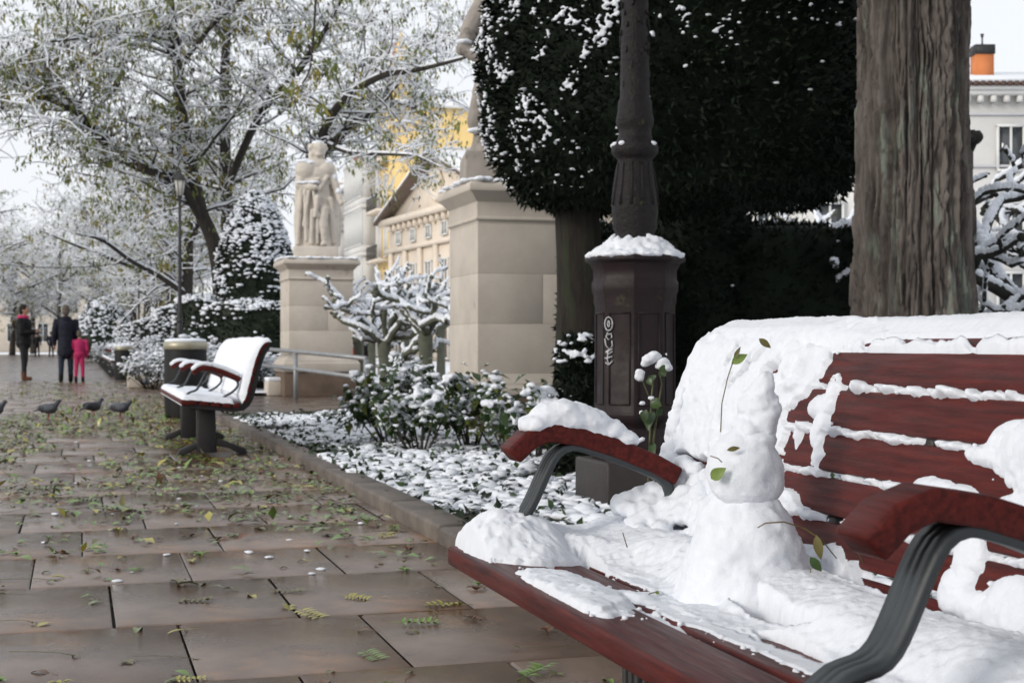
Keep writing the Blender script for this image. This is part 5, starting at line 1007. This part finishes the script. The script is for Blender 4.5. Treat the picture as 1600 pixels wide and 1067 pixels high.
    if scarf: mb = MB(); mb.lathe([(.10, .02), (.125, .05), (.115, .10), (.085, .11)], 16, sh); mb.blob(sh + A(-.06, 0, .06), (.09, .12, .065), 3); mb.build('scarf', scarf, t, remesh=.012)
    return t
dk = fab('black_coat', (.010, .011, .012)); nv = fab('navy_coat', (.012, .014, .026)); pk_ = fab('pink_suit', (.55, .03, .14)); je = fab('dark_jeans', (.022, .034, .055)); gy = fab('grey_trousers', (.022, .023, .025)); br = fab('brown_boots', (.13, .05, .025)); bk = fab('black_boots', (.008, .008, .009)); hb = fab('brown_hair', (.06, .04, .03)); hd = fab('dark_hair', (.02, .014, .011)); hg = fab('greying_hair', (.12, .10, .085)); rd = fab('red_jacket', (.45, .012, .015))
person('person in a black jacket and pink scarf standing in profile', G(37, 594), .0, 1.76, dk, -.05, gy, br, hd, scarf=pk_, pose='hold', coatw=1.1)
person('person in a long navy coat seen from behind beside a child', G(103, 597), 1.9, 1.70, nv, -.22, je, bk, hg, hood=True, coatw=1.12)
person('small child in bright pink trousers and dark top', G(124, 597), 1.7, 1.15, fab('pink_coat', (.50, .03, .13)), .05, pk_, bk, hg, coatw=1.1)
mbk = MB(); 
person('distant walker in dark clothes beyond the couple', G(58, 557), 1.5, 1.68, dk, -.1, gy, bk, hd)
person('distant walker in jeans beyond the long navy coat', G(80, 557), 1.5, 1.72, nv, -.02, je, bk, hd)
person('person in a red jacket sitting beyond the railing', (*P(548, 538, 38)[:2], -.12), 3.6, 1.7, rd, 0, gy, bk, hd, pose='sit')
person('person in a dark jacket sitting beside the red jacket', (*P(573, 538, 39)[:2], -.12), 3.8, 1.7, dk, 0, gy, bk, hd, pose='sit')
t = thing('low_bench', 'low stone bench under the two seated people beyond the railing', 'bench', (*P(561, 538, 38.6)[:2], 0)); mb = MB(); mb.box((.0, .1, .27), (1.6, .45, .10)); mb.build('seat', m_stone, t, bevel=.01)
for x in (-.6, .6): mb = MB(); mb.box((x, .1, .11), (.2, .38, .218)); mb.build('support', m_stone, t, bevel=.01)
# ------------------------------------------------------------------ fallen leaves
LM = [M('fallen_leaf_green', (.17, .28, .05), (.09, .16, .03), 30, .35, spec=.6), M('fallen_leaf_yellow', (.42, .36, .06), (.26, .25, .05), 30, .35, spec=.6), M('fallen_leaf_olive', (.16, .15, .05), (.09, .08, .03), 30, .4, spec=.6), M('fallen_leaf_brown', (.16, .06, .022), (.08, .035, .015), 30, .4, spec=.6), M('fallen_leaf_pale', (.20, .24, .12), (.14, .17, .08), 30, .4, spec=.6)]
def leaf_mesh(kind, mt, sd):
    mb = MB(); q = random.Random(sd)
    if kind == 'single':
        L = .055; leafshape(mb, (-L / 2, 0, .003), (L / 2, 0, .005), L * .22, (0, 0, 1), 6, q.uniform(.1, .6)); mb.tube([(-L / 2, 0, .003), (-L * .9, .006, .003)], .0008, 4)
    elif kind == 'frond':
        for k in range(6):
            x = -.05 + k * .018
            for sg in (-1, 1): leafshape(mb, (x, 0, .004), (x + .010, sg * .034, .004 + q.uniform(0, .014)), .007, (0, 0, 1), 4, .2)
        mb.tube([(-.09, .004, .003), (-.03, 0, .004), (.06, -.004, .004)], .0009, 4)
    elif kind == 'stalk':
        mb.tube([(-.09, 0, .003), (-.03, .012, .004), (.03, .014, .005), (.085, -.006, .003)], .0011, 4); leafshape(mb, (.08, -.004, .003), (.112, -.02, .004), .008, (0, 0, 1), 5, .3)
    else:
        for k in range(4):
            a = k * 1.4 + q.uniform(-.3, .3); leafshape(mb, (0, 0, .004), (cos(a) * .035, sin(a) * .035, .005 + q.uniform(0, .012)), .010, (0, 0, 1), 5, .4)
    o = mb.build('fallen_leaf', mt, None, smooth=True); me = o.data; bpy.data.objects.remove(o); return me
LMS = {}
KINDS = [('single', 'a single small oval leaf'), ('frond', 'a feathered leaf spray'), ('stalk', 'a bare leaf stalk'), ('cluster', 'a clump of small leaves')]; CN = ['green', 'yellow', 'olive', 'brown', 'pale green']
r = random.Random(17); cnt = 0
while cnt < 290:
    a = 2.75 + 9.5 * r.random() ** 1.15; b = r.uniform(-.05 * a - .35, 1.42)
    if cnt < 40: a = r.uniform(5.5, 9); b = 1.42 - abs(r.gauss(0, .12))           # a drift of leaves against the kerb
    p = Lp(a, b); k = r.choices([0, 1, 2, 3], [.50, .16, .14, .20])[0]; c = r.choices(range(5), [.30, .22, .26, .12, .10])[0]
    if k == 2: c = r.choice([2, 2, 3])
    key = (k, c, r.randrange(2))
    if key not in LMS: LMS[key] = leaf_mesh(KINDS[k][0], LM[c], hash(key) % 99)
    o = link('fallen_leaf', LMS[key], LM[c]); o.location = (p[0], p[1], .002); s = r.uniform(.65, 1.25) * (1.15 if a > 6 else 1); o.scale = (s, s, s * r.uniform(.4, 1.2)); o.rotation_euler = (r.uniform(-.08, .08), r.uniform(-.08, .08), r.uniform(0, 6.3))
    tag(o, ('fallen %s leaf lying flat on the wet paving', 'fallen feathery %s leaf spray on the wet paving', 'fallen bare %s leaf stalk on the wet paving', 'small clump of fallen %s leaves on the wet paving')[k] % CN[c], 'leaf', 'fallen %s leaves of kind %s on the paving' % (CN[c], KINDS[k][0])); cnt += 1
n = 9000; r = np.random.default_rng(19); a = np.concatenate([r.uniform(6, 34, n - 5500), r.normal(14, 4.5, 5500)]); n = len(a); b = r.uniform(-.06 * a - .8, 1.45, n)
ok = (fbm(np.stack([a * .6, b * 1.1, 0 * a], -1), 3, 8) + .25 * fbm(np.stack([a * 3, b * 3, 0 * a], -1), 2, 9) > -.12) & (a > 5); a, b = a[ok], b[ok]; n = len(a)
C = a[:, None] * U + b[:, None] * W; C[:, 2] = r.uniform(.003, .012, n); D = rand_dirs(n, r); D[:, 2] = r.uniform(0, .35, n); ln = r.uniform(.035, .105, n); V, Fc = many_leaves(C, D, np.tile([0, 0, 1.], (n, 1)) + .25 * rand_dirs(n, r), ln, ln * .22)
me = mesh_np('leaf_litter', V, Fc, False, np.repeat(r.choice(5, n, p=[.50, .18, .18, .06, .08]), 4)); [me.materials.append(m) for m in LM]
tag(link('leaf_litter', me), 'scattered green and yellow fallen leaves covering the paving', 'leaves', kind='stuff')
n = 46; a = r.uniform(5, 13, n); b = r.uniform(-.05 * a - .3, 1.4, n); C = a[:, None] * U + b[:, None] * W; C[:, 2] = .004; s = r.uniform(.006, .018, n); V, Fc = many_blobs(C, np.stack([s * 1.3, s, s * .35], -1), 2, .2, 3)
tag(link('snow_bits', mesh_np('snow_bits', V, Fc, True), m_snow), 'tiny melting lumps of snow scattered on the paving', 'snow', kind='stuff')
# ------------------------------------------------------------------ buildings
m_yel = M('yellow_render', (.80, .60, .27), (.72, .53, .23), .6, .85); m_cream = M('cream_stone', (.76, .67, .56), (.66, .57, .47), .8, .85, .2, 6); m_white = M('white_render', (.66, .65, .62), (.58, .57, .55), .6, .8); m_orange = M('orange_brick', (.42, .13, .05), (.36, .11, .045), 2, .8)
m_pane = M('window_pane', (.05, .055, .06), None, rough=.08, spec=.8); m_frame = M('white_frame', (.68, .68, .66), None, rough=.5); m_shut = M('brown_shutter', (.16, .09, .055), (.12, .07, .04), 5, .7); m_roof = M('snowy_roof', (.84, .86, .88), (.78, .80, .83), 1, .8); m_tile = M('roof_tile', (.12, .07, .055), (.08, .05, .04), 3, .8); m_grey = M('pale_grey_render', (.58, .58, .58), (.50, .50, .51), .7, .8)
def fbox(mb, a0, a1, b0, b1, z0, z1): mb.box(((b0 + b1) / 2, (a0 + a1) / 2, (z0 + z1) / 2), (abs(b1 - b0), abs(a1 - a0), z1 - z0))
def wdw(t, a, z, w, h, b, mull=1, door=None):
    """window in the facade plane at local x=b facing -x"""
    mb = MB(); fw = .09
    for dy, dz, sy, sz in [(-w / 2, 0, fw, h), (w / 2, 0, fw, h), (0, h / 2, w + fw, fw), (0, -h / 2, w + fw, fw)] + [(w * (k + 1) / (mull + 1) - w / 2, 0, fw * .7, h - fw) for k in range(mull)]: mb.box((b - .06, a + dy, z + dz), (.14 if not dz else .16, sy, sz))
    f = mb.build('window', m_frame, t); mb = MB(); mb.box((b - .012, a, z), (.03, w - fw, h - fw)); mb.build('pane', door or m_pane, f); return f
def wall(t, name, mat, *q):
    mb = MB(); fbox(mb, *q); return mb.build(name, mat, t)
BB = 20.0
# portico building with the pediment
PR = radians(21.6); PW = 18.3; PZ = 8.3; PA = 11.3
pb = thing('portico_building', 'cream stone building with a triangular pediment and snowy roof', 'building', (-.68, 70.0, 0), PR)
wall(pb, 'wall', m_cream, 0, PW, 0, 14, 0, PZ)
mb = MB(); fbox(mb, -.5, PW + .5, -.55, -.0, PZ - .35, PZ); mb.build('cornice', m_cream, pb); mb = MB(); fbox(mb, -.2, PW + .2, -.25, -.0, PZ - 2.0, PZ - 1.75); mb.build('string_course', m_cream, pb)
mb = MB(); mb.prism([(.2, PZ + .002), (PW - .2, PZ + .002), (PW / 2, PA - .25)], .0, 14.0, 'x'); mb.build('pediment', m_cream, pb)
for y0, z0, y1, z1 in [(-.9, PZ - .12, PW / 2, PA), (PW / 2, PA, PW + .9, PZ - .12)]:
    mb = MB(); mb.prism([(y0, z0 - .14), (y1, z1 - .14), (y1, z1 + .02), (y0, z0 + .02)], -.75, 14.0, 'x'); mb.build('eaves', m_stonedk, pb)
    mb = MB(); mb.prism([(y0, z0 + .024), (y1, z1 + .024), (y1, z1 + .20), (y0, z0 + .20)], -.70, 14.1, 'x'); mb.build('roof', m_roof, pb)
mb = MB(); mb.lathe([(1.0, 0), (1.0, .14), (.8, .16), (.75, .1)], 24); V = np.vstack(mb.v); mb.v = [np.stack([-V[:, 2] - .02, V[:, 1] + PW / 2, V[:, 0] * .9 + PZ + 1.25], -1)]; mb.build('medallion', m_cream, pb)
for k in range(7): mb = MB(); fbox(mb, .5 + k * 2.8, 1.05 + k * 2.8, -.20, -.0, 0, PZ - 2.0); mb.build('pilaster', m_cream, pb)
for k in range(18): mb = MB(); fbox(mb, .3 + k * 1.0, .6 + k * 1.0, -.35, -.0, PZ - .75, PZ - .38); mb.build('dentil', m_cream, pb)
for k in range(6):
    y = 2.2 + k * 2.8; wdw(pb, y, PZ - 1.2, .85, .7, 0, 1); wdw(pb, y, 4.3, 1.0, 2.3, 0, 1, m_shut); wdw(pb, y, 1.4, 1.2, 2.6, 0, 1, m_shut)
# yellow building beyond it
yb = thing('yellow_building', 'tall yellow building with a plain side wall and balconies', 'building', Lp(95.6, BB + .1), TH)
wall(yb, 'wall', m_yel, 0, 4.4, 0, 26, 0, 17.0); mb = MB(); fbox(mb, -.3, 4.6, -.5, 26.3, 17.0, 17.4); mb.build('roof', m_roof, yb)
for k in range(4):
    z = 3.2 + k * 3.4; mb = MB(); fbox(mb, .3, 4.1, -.9, -.01, z - .15, z + .05); bl = mb.build('balcony', m_cream, yb); mb = MB()
    for y in np.linspace(.35, 4.05, 16): mb.box((-.86, y, z + .5), (.03, .03, .9))
    mb.box((-.86, 2.2, z + .97), (.05, 3.8, .05)); mb.build('balustrade', m_black, bl)
    for y in (1.2, 3.2): wdw(yb, y, z + 1.35, .9, 2.2, -.0, 1, m_shut)
for y, b in [(1.2, 1.0), (3.4, 1.2)]:
    mb = MB(); mb.lathe([(.75, 17.4), (.75, 19.4), (.95, 19.5), (.95, 19.7), (.55, 20.4), (.25, 21.6), (.02, 22.4)], 8, (b, y, 0)); mb.build('turret', m_orange if b > 1.1 else m_yel, yb)
for (x, y, z) in [(6, -.0, 10), (11, 0, 13.5), (16, 0, 12)]:
    mb = MB(); mb.box((x, -.04, z), (.9, .12, 1.3)); mb.build('side_window', m_pane, yb)
def gallery(label, a0, a1, h, mat, floors, cols, bay=True):
    t = thing('gallery_building', label, 'building', Lp(a0, BB + .1), TH); L = a1 - a0 - .1; wall(t, 'wall', mat, 0, L, 0, 12, 0, h); mb = MB(); fbox(mb, -.1, L + .02, -.5, 12, h, h + .3); mb.build('roof', m_roof, t)
    fh = (h - 4) / floors
    for f in range(floors):
        z0 = 4 + f * fh
        if bay:
            mb = MB(); fbox(mb, .5, L - .5, -1.0, -.01, z0, z0 + .45); mb.build('bay_sill', mat, t); mb = MB(); fbox(mb, .45, L - .45, -1.05, -.01, z0 + fh - .3, z0 + fh - .02); mb.build('bay_head', mat, t); mb = MB(); fbox(mb, .6, L - .6, -.9, -.02, z0 + .45, z0 + fh - .3); mb.build('bay', m_white, t)
        for k in range(cols): wdw(t, .6 + (L - 1.2) * (k + .5) / cols, z0 + .45 + (fh - .75) / 2, (L - 1.2) / cols * .78, (fh - .75) * .92, -.9 if bay else 0, 1)
    for k in range(max(1, cols - 1)): wdw(t, .6 + (L - 1.2) * (k + .5) / max(1, cols - 1), 1.7, .9, 2.6, 0, 1, m_shut)
    return t
gallery('white glazed gallery building beside the yellow building', 100.1, 108.5, 14.2, m_white, 3, 6); gallery('narrow orange brick building squeezed between white galleries', 108.5, 110.8, 15.5, m_orange, 4, 1, False); gallery('pale glazed gallery building left of the narrow orange one', 110.8, 121, 13.0, m_grey, 3, 6); gallery('grey fronted building at the end of the gallery row', 121, 134, 14.5, m_cream, 4, 5, False)
# building closing the far end of the promenade
eb = thing('far_building', 'warm cream building closing the far end of the promenade', 'building', Lp(175, 8), TH + pi / 2)   # facade faces -u
wall(eb, 'wall', m_cream, 0, 34, 0, 10, 0, 11); mb = MB(); fbox(mb, -.4, 34.4, -.5, 10.4, 11, 11.5); mb.build('roof', m_roof, eb)
for f in range(3):
    for k in range(10): wdw(eb, 2.2 + k * 3.3, 2.2 + f * 3.3, 1.2, 2.1, 0, 1)
# white house on the right, facade towards the camera
D = 55.0; hk = D / F; wh = thing('white_house', 'white house with snowy roof and moulded cornice', 'building', (P(1130, 538, D)[0], D, 0), pi / 2)   # local -x faces the camera, +y runs to the left
# local y = -(world x - origin)
Lw = 17.0; zc = H - (150 - HY) * hk
mb = MB(); fbox(mb, -Lw, 0, 0, 10, 0, zc); mb.build('wall', m_white, wh)
for z0, z1, d in [(zc, zc + .18, .35), (zc + .18, zc + .32, .5)]: mb = MB(); fbox(mb, -Lw - d, d, -d, 10, z0 + .001, z1); mb.build('cornice', m_white, wh)
for z in (zc - .75, H - (262 - HY) * hk): mb = MB(); fbox(mb, -Lw - .05, .05, -.08, -.0, z, z + .10); mb.build('moulding', m_grey, wh)
for k in range(34): mb = MB(); mb.box((-.18, -Lw + .25 + k * .5, zc - .15), (.34, .18, .22)); mb.build('bracket', m_white, wh)
mb = MB(); mb.prism([(-.55, zc + .42), (4.5, zc + 1.5), (4.5, zc + 1.75), (-.55, zc + .62)], -Lw - .5, .5, 'y'); rf = mb.build('roof', m_roof, wh); mb = MB()
for k in range(70): mb.tube([(-.62, -Lw - .45 + k * .257, zc + .37), (.4, -Lw - .45 + k * .257, zc + .58)], .11, 6)
mb.build('tile_edge', m_tile, wh)['kind'] = 'stuff'
cx = -(P(1556, 538, D)[0] - P(1130, 538, D)[0]); zb = zc + .75
mb = MB(); mb.box((1.6, cx, zb + .55), (.7, .70, 1.1)); ch = mb.build('chimney', m_orange2 if 'm_orange2' in globals() else M('orange_chimney', (.60, .20, .07), (.54, .18, .06), 3, .8), wh)
mb = MB(); mb.box((1.6, cx, zb + 1.29), (.78, .78, .36)); mb.build('chimney_cap', m_black, ch); mb = MB(); mb.tube([(1.6, cx, zb + 1.45), (1.6, cx, zb + 1.75), (1.6, cx, zb + 1.95)], [.04, .03, .08], 6); mb.build('chimney_vane', m_black, ch)
for k in range(7):
    y = cx - .55 + (k - 1) * 2.3
    if y < -.8 and y > -Lw + .8:
        for z, hh in ((zc - 2.0, 1.7), (zc - 5.0, 1.8), (zc - 7.6, 1.7)): wdw(wh, y, z, 1.0, hh, 0, 1, m_pane)
# overhead cable for lights
cb = MB(); pts = [P(-60, 402, 40) * (1 - u) + P(350, 372, 37) * u + np.array([0, 0, -.5 * 4 * u * (1 - u)]) for u in np.linspace(0, 1, 24)]; cb.tube(pts, .012, 4); tag(cb.build('overhead_cable', m_blk), 'thin cable slung across the promenade from the old tree', 'cable')
